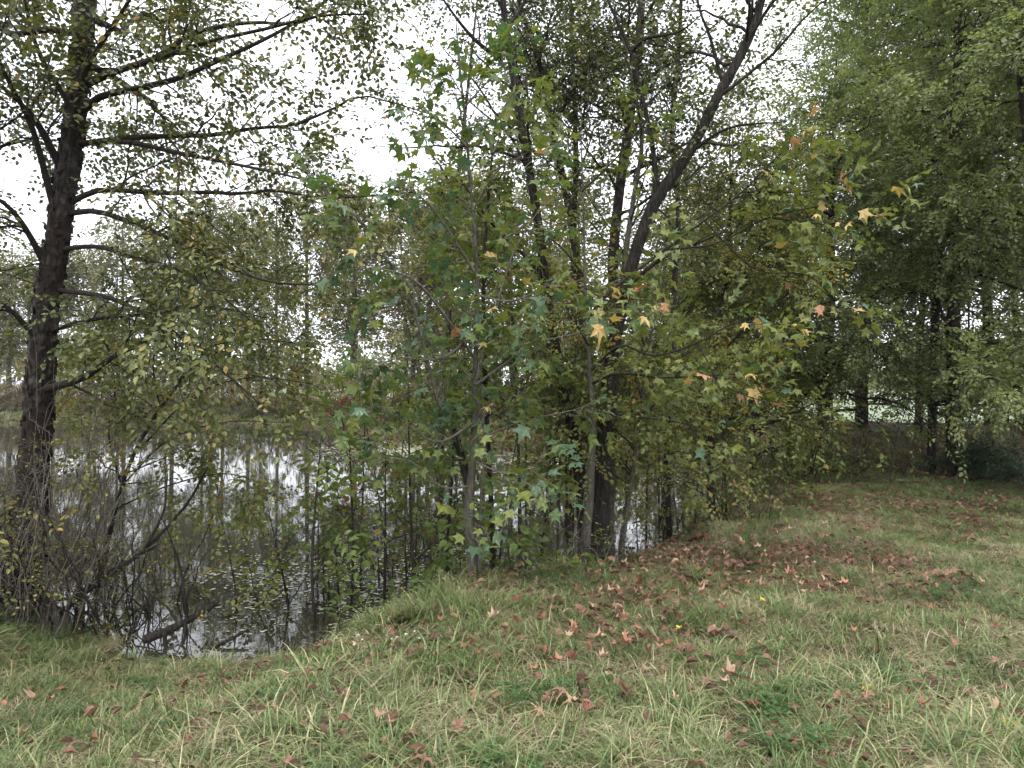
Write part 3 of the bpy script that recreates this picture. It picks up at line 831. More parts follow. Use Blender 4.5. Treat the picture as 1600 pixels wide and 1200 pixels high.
# young sweetgum at the water's edge
b = ground_pt(742, 5.95, .06)
t = Tree('sweetgum', b, 'young grey-barked sweetgum at the water edge with broad blue-green star leaves')
g1, gr1 = t.stem([b, P(738, 850, 5.95), P(733, 790, 5.95), P(740, 700, 5.95), P(742, 600, 5.95), P(746, 480, 5.93), P(744, 400, 5.9), P(736, 300, 5.9), P(726, 180, 5.9), P(716, 80, 5.9), P(712, 25, 5.9)],
        [.052, .046, .042, .030, .020, .017, .015, .012, .010, .007, .004], bark_grey, n=60, sides=10, rough=.05, flare=.3)
t.limb(pxpath([(752, 925), (748, 860), (752, 780), (757, 700), (752, 600)], 5.9, 5.9), .016, .008, bark_grey, name='second_stem')
t.limb(pxpath([(736, 770), (722, 720), (712, 680), (702, 655)], 5.97, 6.05), .036, .026, bark_wet, name='broken_stub')
for pts, d0, d1, r0 in [
    ([(740, 640), (690, 640), (668, 560), (640, 465), (600, 400), (560, 340), (510, 312)], 5.95, 5.0, .016),
    ([(742, 560), (700, 500), (650, 440), (590, 420), (520, 425)], 5.93, 4.9, .014),
    ([(745, 600), (800, 560), (815, 540), (860, 530), (930, 515)], 5.93, 5.5, .013),
    ([(742, 690), (790, 668), (830, 655), (900, 640)], 5.95, 5.7, .012),
    ([(742, 600), (770, 500), (800, 400), (840, 330)], 5.93, 5.6, .013),
    ([(744, 430), (700, 360), (660, 310), (600, 280)], 5.9, 5.2, .012),
    ([(738, 330), (775, 270), (820, 240)], 5.9, 5.5, .010),
    ([(730, 230), (690, 190), (650, 165)], 5.9, 5.5, .009),
    ([(724, 170), (760, 130), (790, 110)], 5.9, 5.6, .008),
    ([(740, 520), (690, 560), (620, 560), (560, 590)], 5.93, 5.2, .012),
    ([(740, 660), (680, 690), (600, 640), (540, 650)], 5.95, 5.4, .012),
    ([(744, 460), (800, 470), (870, 440)], 5.93, 5.3, .011),
    ([(736, 760), (690, 760), (640, 720), (590, 720)], 5.95, 5.5, .011),
    ([(740, 720), (790, 740), (840, 730)], 5.95, 5.6, .010)]:
    t.limb(pxpath(pts, d0, d1), r0, .003, bark_greytwig, sides=6)
t.auto(bark_greytwig, 14, .34, .80, (.4, 1.1), (5, 60), (-.15, .1), trunk=(g1, gr1), az=(60, 330))
t.twigs(bark_greytwig, 6.0, (.18, .5), skip=1, sub=2, subln=(.12, .3), per=2, up=.05, sag=.0)
pos, d = np.vstack(t.pos), np.vstack(t.dir)
sel = rng.permutation(len(pos))
near = sel[:300]
put_leaves(t, pos[near], d[near] + np.array([0, -.25, -.2]), colour_pick(300, {'green': 38, 'teal': 34, 'lime': 24, 'yellow': 2.5, 'orange': 1.2}), .135)
t.pos, t.dir = [pos[sel[300:]]], [d[sel[300:]]]
t.foliage('gum', S_GUM, .26, (.65, 1.0), (.0, .75), tintf=lambda p, q: q - .25 * (p[:, 0] < -.3))

# second sweetgum, leafy branches reaching right with yellow tips
b = ground_pt(914, 6.75, .06)
t = Tree('sweetgum', b, 'slim grey sweetgum with yellowing star leaves on branches reaching over the bank')
t.stem([b, P(915, 850, 6.75), P(922, 760, 6.75), P(926, 650, 6.75), P(920, 560, 6.75), P(914, 430, 6.8), P(912, 330, 6.85), P(908, 220, 6.9), P(910, 150, 6.9)],
        [.050, .044, .039, .032, .020, .013, .009, .006, .003], bark_grey, n=60, sides=10, rough=.05, flare=.3)
for pts, d0, d1, r0 in [
    ([(924, 600), (965, 584), (1040, 590), (1120, 586), (1200, 582)], 6.75, 5.9, .017),
    ([(922, 580), (970, 540), (1020, 556), (1090, 536), (1150, 505), (1240, 508)], 6.75, 5.8, .018),
    ([(916, 500), (960, 450), (1040, 390), (1100, 345), (1160, 300), (1220, 240), (1270, 215)], 6.75, 6.0, .019),
    ([(1040, 390), (1120, 380), (1200, 340), (1290, 320), (1360, 300)], 6.5, 6.0, .012),
    ([(1160, 300), (1240, 300), (1330, 290), (1420, 265)], 6.2, 5.9, .010),
    ([(1200, 340), (1280, 350), (1350, 345)], 6.3, 5.8, .009),
    ([(914, 450), (950, 470), (985, 468), (1020, 470)], 6.75, 5.6, .012),
    ([(920, 540), (900, 500), (935, 490)], 6.75, 5.6, .010),
    ([(912, 430), (870, 380), (820, 360)], 6.75, 6.2, .012),
    ([(908, 300), (960, 250), (1010, 190), (1060, 150)], 6.75, 6.6, .012),
    ([(906, 220), (860, 170), (830, 140)], 6.75, 6.5, .010),
    ([(924, 640), (980, 650), (1060, 660), (1130, 680)], 6.75, 6.2, .012),
    ([(1090, 536), (1130, 600), (1205, 632)], 6.0, 5.8, .008),
    ([(922, 620), (890, 600), (868, 575)], 6.75, 6.2, .010),
    ([(1100, 345), (1180, 420), (1260, 430), (1330, 480)], 6.4, 6.1, .010)]:
    t.limb(pxpath(pts, d0, d1), r0 * .8, .003, bark_twig, sides=6)
t.twigs(bark_twig, 5.5, (.2, .5), skip=1, sub=2, subln=(.12, .3), per=2, up=.02, sag=.0)
pos, d = np.vstack(t.pos), np.vstack(t.dir)
sel = rng.permutation(len(pos)); near = sel[:270]
cols = colour_pick(270, {'green': 42, 'teal': 16, 'lime': 32, 'yellow': 2.5, 'orange': 1})
cols = [('yellow' if rng.random() < .6 else 'orange') if (p[0] > 2.35 and rng.random() < .2) else c_ for p, c_ in zip(pos[near], cols)]
put_leaves(t, pos[near], d[near] + np.array([0, -.25, -.2]), cols, .125)
tips = [((1180, 585), 5.9, 'yellow'), ((1196, 580), 5.85, 'yellow'), ((1170, 596), 5.9, 'yellow'), ((1200, 630), 5.8, 'orange'), ((1190, 622), 5.8, 'lime'), ((1080, 578), 6.0, 'orange'),
        ((1074, 605), 6.0, 'yellow'), ((1110, 600), 6.0, 'orange'), ((1236, 508), 5.8, 'yellow'), ((1246, 514), 5.8, 'yellow'), ((1205, 524), 5.85, 'lime'), ((1165, 502), 5.9, 'yellow'), ((932, 496), 5.5, 'yellow'),
        ((945, 503), 5.5, 'yellow'), ((985, 468), 5.6, 'red'), ((998, 490), 5.6, 'yellow'), ((1040, 468), 5.6, 'orange'), ((868, 572), 6.1, 'lime'), ((880, 580), 6.1, 'lime'), ((1345, 322), 5.9, 'yellow'),
        ((1365, 330), 5.9, 'orange'), ((1330, 345), 5.9, 'yellow'), ((1385, 290), 5.9, 'yellow'), ((1400, 282), 5.9, 'lime'), ((1310, 275), 6.0, 'yellow'), ((1230, 212), 6.0, 'orange'), ((1215, 205), 6.0, 'orange'),
        ((1185, 262), 6.1, 'yellow'), ((1325, 484), 6.1, 'yellow'), ((1290, 483), 6.1, 'orange')]
put_leaves(t, np.array([P(*q, dd) for q, dd, _ in tips]), unit(rng.normal(size=(30, 3)) * [1, .3, .5] + [.3, -.5, -.3]), [c_ for *_, c_ in tips], .14)
t.pos, t.dir = [pos[sel[270:]]], [d[sel[270:]]]
t.foliage('gums', S_GUMS, .36, (.7, 1.1), (.15, .95), clip=lambda p: (p[:, 0] / p[:, 1] > .16) | (rng.random(len(p)) < .35))

# --- slim stems standing in the thicket
sap_labels = [
 ([(770, 850), (764, 715), (757, 560), (756, 430), (764, 300), (775, 180)], 7.1, .030, 'dark thin sapling right beside the young grey sweetgum', bark_dark, 'gums'),
 ([(812, 780), (808, 640), (803, 520), (790, 400), (780, 300)], 7.6, .022, 'thin straight sapling between the sweetgum and the forked tree', bark_grey, 'gums'),
 ([(857, 830), (855, 720), (862, 600), (850, 500), (840, 400)], 7.3, .024, 'thin grey sapling leaning against the second dark stem', bark_grey, 'olive'),
 ([(872, 840), (874, 730), (884, 640), (895, 540)], 7.4, .018, 'wand-thin sapling close to the foot of the second dark stem', bark_grey, 'olive'),
 ([(972, 850), (985, 760), (1000, 660), (1010, 560), (1030, 470)], 7.35, .038, 'grey sapling leaning right from the foot of the forked tree', bark_grey, 'gums'),
 ([(955, 760), (965, 560), (975, 416), (989, 315), (1003, 220), (990, 140), (970, 40)], 7.6, .042, 'smooth grey stem curving up in front of the reddish birch', bark_grey, 'birch'),
 ([(1010, 830), (1012, 720), (1018, 620), (1010, 520)], 8.1, .016, 'thin dark stem standing at the pond margin behind the leaning grey sapling', bark_dark, 'olive'),
 ([(1048, 815), (1045, 720), (1050, 600), (1062, 500)], 8.7, .018, 'thin dark stem rising from the margin below the yellow star leaves', bark_dark, 'olive'),
 ([(1135, 800), (1132, 720), (1128, 640), (1140, 560)], 9.6, .018, 'thin dark stem at the end of the grassy margin', bark_dark, 'olive')]
for pts, d, r0, lab, bm, key in sap_labels:
    b = ground_pt(pts[0][0], d, .08)
    t = Tree('slim_sapling', b, lab)
    cp = [b] + [p for p in pxpath(pts, d) if p[2] > b[2] + .25]
    t.stem(cp, list(np.linspace(r0, r0 * .3, len(cp))), bm, n=30, sides=8, rough=.04)
    t.auto(bark_twig, 20, .36, .98, (.5, 1.4), (10, 60), (-.15, .1))
    t.twigs(bark_twig, 5, (.2, .5), skip=1, per=3, sub=1)
    t.foliage({'gums': 'gums', 'olive': 'olive', 'birch': 'birch'}[key], {'gums': S_GUMS, 'olive': S_OLIVE, 'birch': S_BIRCH}[key], .52, (.7, 1.1), (.15, .95))

# --- wand-thin stems crowding the margin
for i in range(34):
    px = rng.uniform(600, 1130) if i < 24 else rng.uniform(440, 700)
    d = float(np.interp(px, [330, 560, 740, 930, 1130], [6.6, 6.9, 7.0, 7.6, 9.8])) + rng.uniform(0, .9)
    b = ground_pt(px, d, .08); h = rng.uniform(1.6, 4.2) if i < 24 else rng.uniform(1.2, 2.4)
    t = Tree('thin_sapling', b, 'wand-thin dark stem crowding the waterside thicket', 'sapling', 'wand-thin stems along the margin')
    lean = rng.normal(scale=.18, size=2) * h * .5
    t.stem([b, b + [lean[0] * .4, lean[1] * .4, h * .5], b + [lean[0], lean[1], h]], [rng.uniform(.008, .017), .008, .002], [bark_twig, bark_grey, bark_dark][i % 3], n=14, sides=6, rough=.03)
    t.auto(bark_twig, 9, .25, .98, (.3, .9), (5, 60), (-.1, .15), single=False); t.twigs(bark_twig, 4, (.15, .45), skip=1, per=2)
    key = ['olive', 'gums', 'sap'][i % 3]
    t.foliage(key, {'olive': S_OLIVE, 'gums': S_GUMS, 'sap': S_SAP}[key], .42, (.65, 1.0), (.1, .9))

# --- small leafy saplings at the water's edge (oval yellow-green leaves)
for (px, d, h, n, keep, lab) in [
    (495, 6.15, 1.5, 8, .6, 'bushy little sapling with oval yellow-green leaves beside the open water'),
    (545, 6.4, 1.75, 9, .65, 'taller leafy sapling with dead brown clusters among its oval leaves'),
    (650, 6.35, 1.9, 9, .7, 'leafy sapling with dark thin trunk left of the young sweetgum'),
    (600, 6.6, 1.35, 7, .5, 'low spreading sapling between the two leafy ones on the shore'),
    (455, 6.7, 1.2, 7, .5, 'sparse small sapling growing out of the pond shallows'),
    (560, 7.6, 2.5, 8, .3, 'taller sapling in the shallows behind the bushy ones'),
    (690, 6.8, 2.3, 8, .4, 'tall thin sapling leafing out against the young sweetgum trunk'),
    (830, 7.3, 1.6, 9, .6, 'small leafy sapling in the grey undergrowth')]:
    b = ground_pt(px, d, .05)
    t = Tree('leafy_sapling', b, lab, 'sapling')
    h *= 1.22; top = b + np.array([rng.uniform(-.2, .2), rng.uniform(-.2, .2), h])
    t.stem([b, b * .6 + top * .4 + rng.normal(scale=.04, size=3), top], [.016, .012, .003], bark_twig, n=20, sides=7, rough=.03)
    t.auto(bark_twig, n + 6, .28, .98, (.4, .95), (10, 60), (-.1, .15))
    t.twigs(bark_twig, 6.0, (.15, .4), skip=1, per=2, sag=-.1)
    t.foliage('sap', S_SAP, keep * .72, (.65, 1.05), (.1, 1.0))
    if 'dead' in lab:
        for q in range(9):
            j = rng.integers(0, len(t.tw[0])); p0 = t.tw[0][j][-1]
            put_leaves(t, np.array([p0 + rng.normal(scale=.02, size=3) for _ in range(3)]), unit(rng.normal(size=(3, 3)) + [0, 0, -1]), ['red'] * 3, .07, 'dead_leaf')

b = ground_pt(140, 6.5, .06)
t = Tree('leaning_alder', b, 'small olive-leaved tree leaning from the birch foot out over the pond')
t.stem([b, P(190, 760, 6.6), P(250, 640, 6.8), P(330, 540, 7.0), P(420, 450, 7.2)], [.022, .018, .015, .010, .004], bark_twig, n=30, sides=8, rough=.05)
for pts, d0, d1 in [([(190, 760), (260, 690), (350, 660), (450, 660)], 6.6, 6.9), ([(220, 700), (300, 620), (390, 590), (490, 600)], 6.7, 6.2), ([(250, 640), (240, 560), (270, 480), (320, 420)], 6.8, 6.6),
                    ([(330, 540), (400, 530), (480, 540), (540, 560)], 7.0, 7.4), ([(190, 760), (170, 680), (180, 600), (160, 520)], 6.6, 6.4), ([(170, 800), (260, 760), (350, 740), (420, 760)], 6.55, 6.4)]:
    t.limb(pxpath(pts, d0, d1), .010, .003, bark_twig, sides=6)
t.auto(bark_twig, 14, .2, .98, (.5, 1.2), (0, 60), (-.2, .1))
t.twigs(bark_twig, 5.5, (.25, .6), skip=1, sub=1, per=3)
t.foliage('olive', S_OLIVE, .8, (.75, 1.15), (.05, .95))

# --- thorny tangle around the foot of the big birch
def cane_shrub(name, base, label, n, hl, spread, mat, key, objs, keep, tint, az=(0, 360), r0=.008, cat='shrub', dens=4.0, sc=(.7, 1.2), twl=(.15, .5), bend=(-.5, .1), el=(45, 85), per=2):
    t = Tree(name, base, label, cat)
    A = np.radians(rng.uniform(*az, n)); E = np.radians(rng.uniform(*el, n)); Lg = rng.uniform(*hl, n)
    s = base + np.column_stack([rng.uniform(-spread, spread, n), rng.uniform(-spread, spread, n), np.zeros(n)])
    s[:, 2] = hgt(s[:, 0], s[:, 1]) - .05
    u = np.linspace(0, 1, 14)
    d = np.column_stack([np.cos(A) * np.cos(E), np.sin(A) * np.cos(E), np.sin(E)])
    pts = s[:, None] + d[:, None] * (u[None, :, None] * Lg[:, None, None])
    pts[:, :, 2] += rng.uniform(*bend, n)[:, None] * Lg[:, None] * u ** 2
    wk = np.cumsum(rng.normal(scale=.012, size=pts.shape), axis=1); wk -= wk[:, :1]; pts += wk * Lg[:, None, None]
    r = (r0 * rng.uniform(.6, 1.3, n))[:, None] * (1 - .8 * u)[None]
    for i in range(n):
        V, q = tubes(pts[i:i + 1], r[i:i + 1], 5); mesh_obj('stem', V, q, mat, t.root, smooth=True)
    t.bp.append(pts[:, ::2][:, :7]); t.br.append(r[:, ::2][:, :7])
    t.twigs(mat, dens, twl, per=per, t0=.15, sub=1, subln=(.1, .3))
    if keep: t.foliage(key, objs, keep, sc, tint)
    return t
cane_shrub('thorny_shrub', ground_pt(62, 5.9), 'bare grey thorny tangle wrapped around the foot of the large birch', 95, (1.2, 3.0), .38, bark_greytwig, 'cane', S_CANE, .12, (.1, .9), r0=.007, dens=3.2, el=(60, 88))
cane_shrub('thorny_shrub', ground_pt(185, 6.15), 'dark thorny shrub arching over the water beside the fallen branches', 40, (.9, 2.2), .42, bark_twig, 'cane', S_CANE, .22, (.1, .9), r0=.008, dens=2.8)
cane_shrub('leafy_shrub', ground_pt(330, 6.9), 'leafy olive shrub leaning from the shore under the long birch limbs', 12, (1.2, 2.5), .5, bark_twig, 'olive', S_OLIVE, .28, (.1, .9), r0=.010, dens=3.5)
cane_shrub('leafy_shrub', ground_pt(-60, 5.6), 'dense leafy shrub left of the large birch foot', 20, (1.0, 2.2), .5, bark_twig, 'olive', S_OLIVE, .2, (.1, .9), r0=.009)
cane_shrub('undergrowth_shrub', ground_pt(850, 7.0), 'grey twiggy undergrowth between the sweetgum and the forked tree', 30, (.5, 1.3), .6, bark_greytwig, 'cane', S_CANE, .3, (.0, .8), r0=.005, dens=5)
cane_shrub('undergrowth_shrub', ground_pt(790, 6.4), 'low leafy undergrowth at the foot of the young sweetgum', 16, (.3, .8), .35, bark_twig, 'sap', S_SAP, .5, (.0, .7), r0=.004, dens=4)
cane_shrub('undergrowth_shrub', ground_pt(1090, 8.9), 'dark dense undergrowth along the margin right of the forked tree', 34, (.5, 1.2), .7, bark_twig, 'olive', S_OLIVE, .3, (.0, .5), r0=.006, dens=4)

# --- shoreline trees filling the middle right
for (px, d, h, r0, n, ln, keep, key, objs, lab, z0) in [
    (1110, 10.6, 6.0, .06, 34, (1.0, 2.3), .75, 'olive', S_OLIVE, 'bushy yellow-olive shore tree beyond the yellow star leaves', .12),
    (1180, 12.2, 5.2, .06, 36, (1.0, 2.2), .8, 'olive', S_OLIVE, 'low bushy olive tree at the end of the grassy margin', .08),
    (1030, 11.5, 4.6, .04, 20, (.7, 1.6), .5, 'olive', S_OLIVE, 'yellowing shore tree leaning over the pond behind the forked tree', .25),
    (1240, 14.0, 5.2, .07, 36, (1.2, 2.8), .8, 'birchr', S_BIRCHR, 'tall leafy birch closing the grassy margin where the bank begins', .10),
    (870, 26.8, 6.0, .07, 18, (1.0, 2.0), .3, 'far', S_FAR, 'olive tree on the far corner of the pond', .15)]:
    b = ground_pt(px, d, .1)
    t = Tree('shore_tree', b, lab)
    top = b + np.array([rng.uniform(-.5, .5), rng.uniform(-.3, .3), h])
    t.stem([b, b * .65 + top * .35 + rng.normal(scale=.08, size=3), b * .3 + top * .7 + rng.normal(scale=.08, size=3), top], [r0, r0 * .8, r0 * .45, .008], bark_dark, n=40, sides=9, flare=.2)
    t.auto(bark_twig, n, z0, .98, ln, (-5, 55), (-.3, .1))
    t.twigs(bark_twig, 5.5, (.3, .8), skip=1, sub=2, per=3)
    t.foliage(key, objs, min(1, keep * 1.15), (.85, 1.25), (.0, .8))

# ------------------------------------------------------------------ the dense birches on the right
RIGHT = []
for (px, d, h, r0, n, ln, keep, lab) in [
    (1490, 12.4, 12.0, .11, 44, (2.2, 4.6), .8, 'dark-trunked birch standing at the foot of the leafy bank'),
    (1455, 12.9, 11.0, .07, 26, (1.6, 3.2), .8, 'crooked small birch beside the dark-trunked one at the bank foot'),
    (1275, 12.9, 7.4, .11, 40, (1.9, 3.8), .8, 'tall birch at the corner of the thicket where the grass ends'),
    (1640, 10.8, 12.0, .15, 46, (2.4, 4.8), .85, 'broad birch whose hanging sprays close the right side of the clearing'),
    (1345, 17.2, 12.5, .15, 34, (2.2, 4.4), .75, 'stout birch on the crest of the leafy bank behind the tall corner birch'),
    (1435, 17.4, 11.0, .15, 28, (2.0, 4.0), .75, 'dark birch on the bank crest behind the crooked small birch'),
    (1550, 17.6, 12.5, .15, 34, (2.2, 4.4), .75, 'stout birch on the bank crest right of the dark-trunked birch'),
    (1592, 17.0, 12.0, .14, 30, (2.2, 4.2), .75, 'birch on the bank crest close beside its stout neighbour'),
    (1720, 15.0, 12.0, .16, 30, (2.4, 4.6), .75, 'birch standing on the bank past the edge of the clearing')]:
    RIGHT.append((px, d, h, r0, lab))
RV = []
def copy_tree(src, name, loc, rz, scl, label, cat, group=None):
    e = empty(name, loc, label, cat, group); e.rotation_euler = (0, 0, rz); e.scale = scl
    for ch in src.children:
        c_ = ch.copy(); COL.objects.link(c_); c_.parent = e
    return e
def right_proto(i, loc, label):
    h, r0 = RIGHT[i][2], RIGHT[i][3]
    t = Tree('river_birch', loc, label); b = np.array(loc, float)
    lean = np.array([rng.uniform(-.3, .3), rng.uniform(-.3, .3), h])
    c1 = b + lean * .3 + rng.normal(scale=.08, size=3); c2 = b + lean * .65 + rng.normal(scale=.12, size=3)
    t.stem([b, c1, c2, b + lean], [r0, r0 * .82, r0 * .5, .015], bark_birch, n=50, sides=10, rough=.06, flare=.35)
    t.auto(bark_twig, 48 if h > 9 else 30, .13, .98, (2.0, 4.2) if h > 9 else (1.4, 2.8), (0, 50), (-.42, -.05), wig=.018)
    t.twigs(bark_twig, 4.4, (.5, 1.3), skip=1, sub=1, subln=(.3, .7), per=5, up=-.15, sag=-.12)
    t.foliage('birchr', S_BIRCHR, 1.0, (.85, 1.25), (.0, .8), clip=lambda p: (p[:, 2] > b[2] + 1.4 + .35 * wob(p[:, 0], p[:, 1], 2)) | (rng.random(len(p)) < .08))
    return t.root
for i, (px, d, h, r0, lab) in enumerate(RIGHT):
    loc = ground_pt(px, d, .12)
    if i < 3:
        RV.append(right_proto(i, loc, lab))
    else:
        q = r0 / .13
        copy_tree(RV[i % 2], 'river_birch', loc, rng.uniform(0, 6.28), (max(.75, min(1.15, q)), max(.75, min(1.15, q)), h / 12.0), lab, 'tree')

for i in range(16):
    px, d = rng.uniform(1240, 1680), rng.uniform(14.5, 20)
    b = ground_pt(px, d, .08); t = Tree('thin_sapling', b, 'thin leafy stem among the birches on the leafy bank', 'sapling', 'thin stems on the bank')
    h = rng.uniform(3, 5); t.stem([b, b + [rng.normal(scale=.1), 0, h * .5], b + [rng.normal(scale=.2), 0, h]], [.03, .02, .006], bark_dark, n=14, sides=6, rough=.04)
    t.auto(bark_twig, 12, .18, .98, (.5, 1.2), (0, 50), (-.3, 0), single=False); t.twigs(bark_twig, 3, (.2, .5), skip=1, per=3)
    t.foliage('birchr', S_BIRCHR, .35, (.8, 1.1), (.0, .7))
# small dark evergreen and brush at the bank foot
cane_shrub('evergreen_shrub', ground_pt(1530, 12.3), 'low dark evergreen bush at the foot of the dark-trunked birch', 30, (.4, .95), .4, bark_twig, 'ever', S_EVER, .95, (.0, .9), r0=.006, el=(20, 80), dens=8, per=3)
cane_shrub('brush', ground_pt(1360, 12.9), 'dark brushy thicket at the foot of the leafy bank', 30, (.4, 1.1), .9, bark_twig, 'olive', S_OLIVE, .3, (.0, .6), r0=.006, el=(20, 80))
cane_shrub('brush', ground_pt(1240, 12.6), 'dense leafy brush where the shore meets the bank', 34, (.5, 1.5), .7, bark_twig, 'birchr', S_BIRCHR, .35, (.0, .6), r0=.007, el=(30, 85))
cane_shrub('brush', ground_pt(1440, 12.7), 'bare grey brush between the two birches at the bank foot', 22, (.4, 1.2), .5, bark_greytwig, 'cane', S_CANE, .3, (.0, .6), r0=.006, el=(30, 85))

# --- low sprays hanging in front of the thicket: their own thin saplings
for (px, d, h, lab) in [(1265, 9.8, 1.3, 'thin sapling with pale round leaves hanging over the short grass'), (1330, 11.2, 1.15, 'spindly sapling with drooping pale leaf sprays at the bank foot'), (1390, 11.6, 1.4, 'pale-leaved sapling bowing in front of the crooked birch')]:
    b = ground_pt(px, d, .04); t = Tree('leafy_sapling', b, lab, 'sapling')
    top = b + np.array([.2, -.2, h])
    t.stem([b, b * .5 + top * .5 + [-.05, 0, .05], top], [.010, .008, .003], bark_twig, n=16, sides=6, rough=.02)
    t.auto(bark_twig, 6, .35, .98, (.4, .8), (0, 40), (-.6, -.2)); t.twigs(bark_twig, 3, (.15, .35), skip=1, per=2, sag=-.4)
    t.foliage('sap', S_SAP, .7, (.8, 1.1), (.35, .9))

# ------------------------------------------------------------------ trees across the pond
far_lab = ['thin straight tree in the row on the far pond bank', 'rusty-leaved tree in the row on the far pond bank']
FARV = []
def far_proto(i, loc, label, group):
    t = Tree('far_bank_tree', loc, label, 'tree', group); b = np.array(loc, float); h = 11.0; r0 = [.10, .13, .08, .12, .11][i]
    t.stem([b, b + [rng.normal(scale=.15), 0, h * .4], b + [rng.normal(scale=.3), 0, h * .75], b + [rng.normal(scale=.4), 0, h]], [r0, r0 * .8, r0 * .5, .02], bark_far, n=20, sides=7, rough=.05, record=False)
    t.auto(bark_far, 48, .22, .98, (1.2, 2.8), (5, 60), (-.25, .1), single=False)
    t.twigs(bark_far, 3.0, (.5, 1.1), per=4, build=False)
    t.foliage('far', S_RUST if i == 4 else S_FAR, .68, (.7, 1.15), (.0, .95))
    return t.root
for k, px in enumerate(np.concatenate([np.linspace(-260, 780, 36), np.linspace(815, 1200, 7)])):
    d = float(np.interp(px, [-260, 300, 560, 780, 1200], [47, 44, 36, 30, 29])) + rng.uniform(-1.5, 3.5)
    x = (px - 800) / FPX * d + rng.normal(scale=.9)
    s0 = float(shore(np.array([x]), np.array([d]))[0])
    if s0 < .8: d += 1.5 - s0
    loc = np.array([x, d, float(hgt(np.array([x]), np.array([d]))[0]) - .1])
    h = float(np.interp(px, [-260, 100, 330, 480, 600, 780], [10, 9.5, 11.5, 12.3, 10.5, 10])) * rng.uniform(.85, 1.08)
    rust = k in (4, 13, 20, 26, 33)
    lab, grp = (far_lab[1], 'rusty trees across the pond') if rust else (far_lab[0], 'green trees across the pond')
    if k < 5:
        FARV.append(far_proto(k, loc, lab, grp))
    else:
        w_ = rng.uniform(.8, 1.15)
        copy_tree(FARV[4 if rust else k % 4], 'far_bank_tree', loc, rng.uniform(0, 6.28), (w_, w_, h / 11.0), lab, 'tree', grp)
# brush along the far bank
for i, px in enumerate(np.linspace(-60, 1130, 72)):
    d = float(np.interp(px, [-60, 60, 300, 520, 600, 760, 1000, 1130], [43.5, 42.8, 41, 35, 29.6, 28.4, 26.5, 22])) + rng.uniform(0, 1.6)
    x = (px - 800) / FPX * d
    b = np.array([x, d, float(hgt(np.array([x]), np.array([d]))[0])])
    t = Tree('far_bank_bush', b, 'low brown-green bush on the far pond bank', 'bush', 'bushes across the pond')
    n = 26
    A = rng.uniform(0, 6.28, n); E = np.radians(rng.uniform(25, 85, n)); Lg = rng.uniform(.6, 2.4, n) * rng.uniform(.5, 1.25); u = np.linspace(0, 1, 6)
    dd = np.column_stack([np.cos(A) * np.cos(E), np.sin(A) * np.cos(E), np.sin(E)])
    st = b + np.column_stack([rng.uniform(-1.6, 1.6, n), rng.uniform(-.4, .4, n), np.full(n, -.1)])
    pts = st[:, None] + dd[:, None] * (u[None, :, None] * Lg[:, None, None])
    V, q = tubes(pts, np.broadcast_to((.012 * (1 - .7 * u))[None], (n, 6)), 3)
    o = mesh_obj('stems', V, q, bark_far, t.root); o['kind'] = 'stuff'
    s_, d_ = sprigs_on(pts, 3); t.pos, t.dir = [s_], [d_]
    t.foliage('rust' if i % 2 else 'far', S_RUST if i % 2 else S_FAR, .9, (.6, 1.1), (.1, .95), name='leaves')

# far wood beyond the fields: one mass
n = 2600
ang = rng.uniform(-.8, .8, n); dist = rng.uniform(180, 230, n)
top = 9 + 3.5 * wob(ang * 40, 0 * ang, 1) + 1.5 * wob(ang * 160, 0 * ang, 1)
z = top * rng.random(n) ** .7
pos = np.column_stack([np.sin(ang) * dist, np.cos(ang) * dist, z])
o = bake('far_wood', S_FAR, pos, bases(unit(rng.normal(size=(n, 3))), rng.uniform(-3, 3, n)), rng.uniform(6, 10, n), rng.uniform(0, .8, n))
tag(o, 'distant hazy wood along the edge of the fields', 'wood')

# ------------------------------------------------------------------ fallen branches in the shallows
def dead(name, label, ctrl, r0, r1, forks=()):
    b = ctrl[0]
    e = empty(name, b, label, 'branch')
    pth = smooth_path(ctrl, 24); rd = np.linspace(r0, r1, 24)
    V, q = tubes(pth[None], rd[None], 8); V += rng.normal(scale=.06, size=V.shape) * r0
    o = mesh_obj('main_limb', V, q, bark_wet, e, smooth=True)
    capn = len(V)
    for cf, f0, f1 in forks:
        pf = smooth_path(cf, 12); V, q = tubes(pf[None], np.linspace(f0, f1, 12)[None], 6)
        mesh_obj('side_limb', V, q, bark_wet, e, smooth=True)
    return e
D = 5.75
dead('fallen_branch', 'thick dark dead branch propped out of the water with forked twigs', [P(225, 1000, 5.7), P(262, 985, 5.75), P(296, 968, 5.85), P(338, 942, 6.0)], .038, .024,
     [([P(292, 968, 5.83), P(288, 930, 5.8), P(280, 880, 5.8), P(262, 830, 5.75)], .012, .005), ([P(290, 972, 5.8), P(288, 1000, 5.75), P(274, 1022, 5.7)], .012, .010), ([P(276, 972, 5.8), P(262, 950, 5.85), P(236, 930, 5.9), P(206, 908, 6.0)], .011, .005), ([P(258, 985, 5.72), P(258, 1005, 5.7), P(266, 1025, 5.7)], .017, .015)])
dead('fallen_branch', 'curved dead branch lying low on the water by the grassy edge', [P(268, 1024, 5.62), P(310, 1018, 5.66), P(345, 1006, 5.7), P(388, 984, 5.85)], .021, .011,
     [([P(312, 1017, 5.67), P(325, 1000, 5.7), P(318, 990, 5.75)], .005, .003)])
dead('leaning_branch', 'long dark branch leaning out from the bank through the thorny shrub', [P(95, 958, 5.8), P(160, 905, 5.9), P(225, 860, 6.0), P(290, 790, 6.2), P(325, 730, 6.3)], .022, .008,
     [([P(225, 860, 6.0), P(255, 800, 6.0), P(262, 740, 6.0)], .012, .004)])
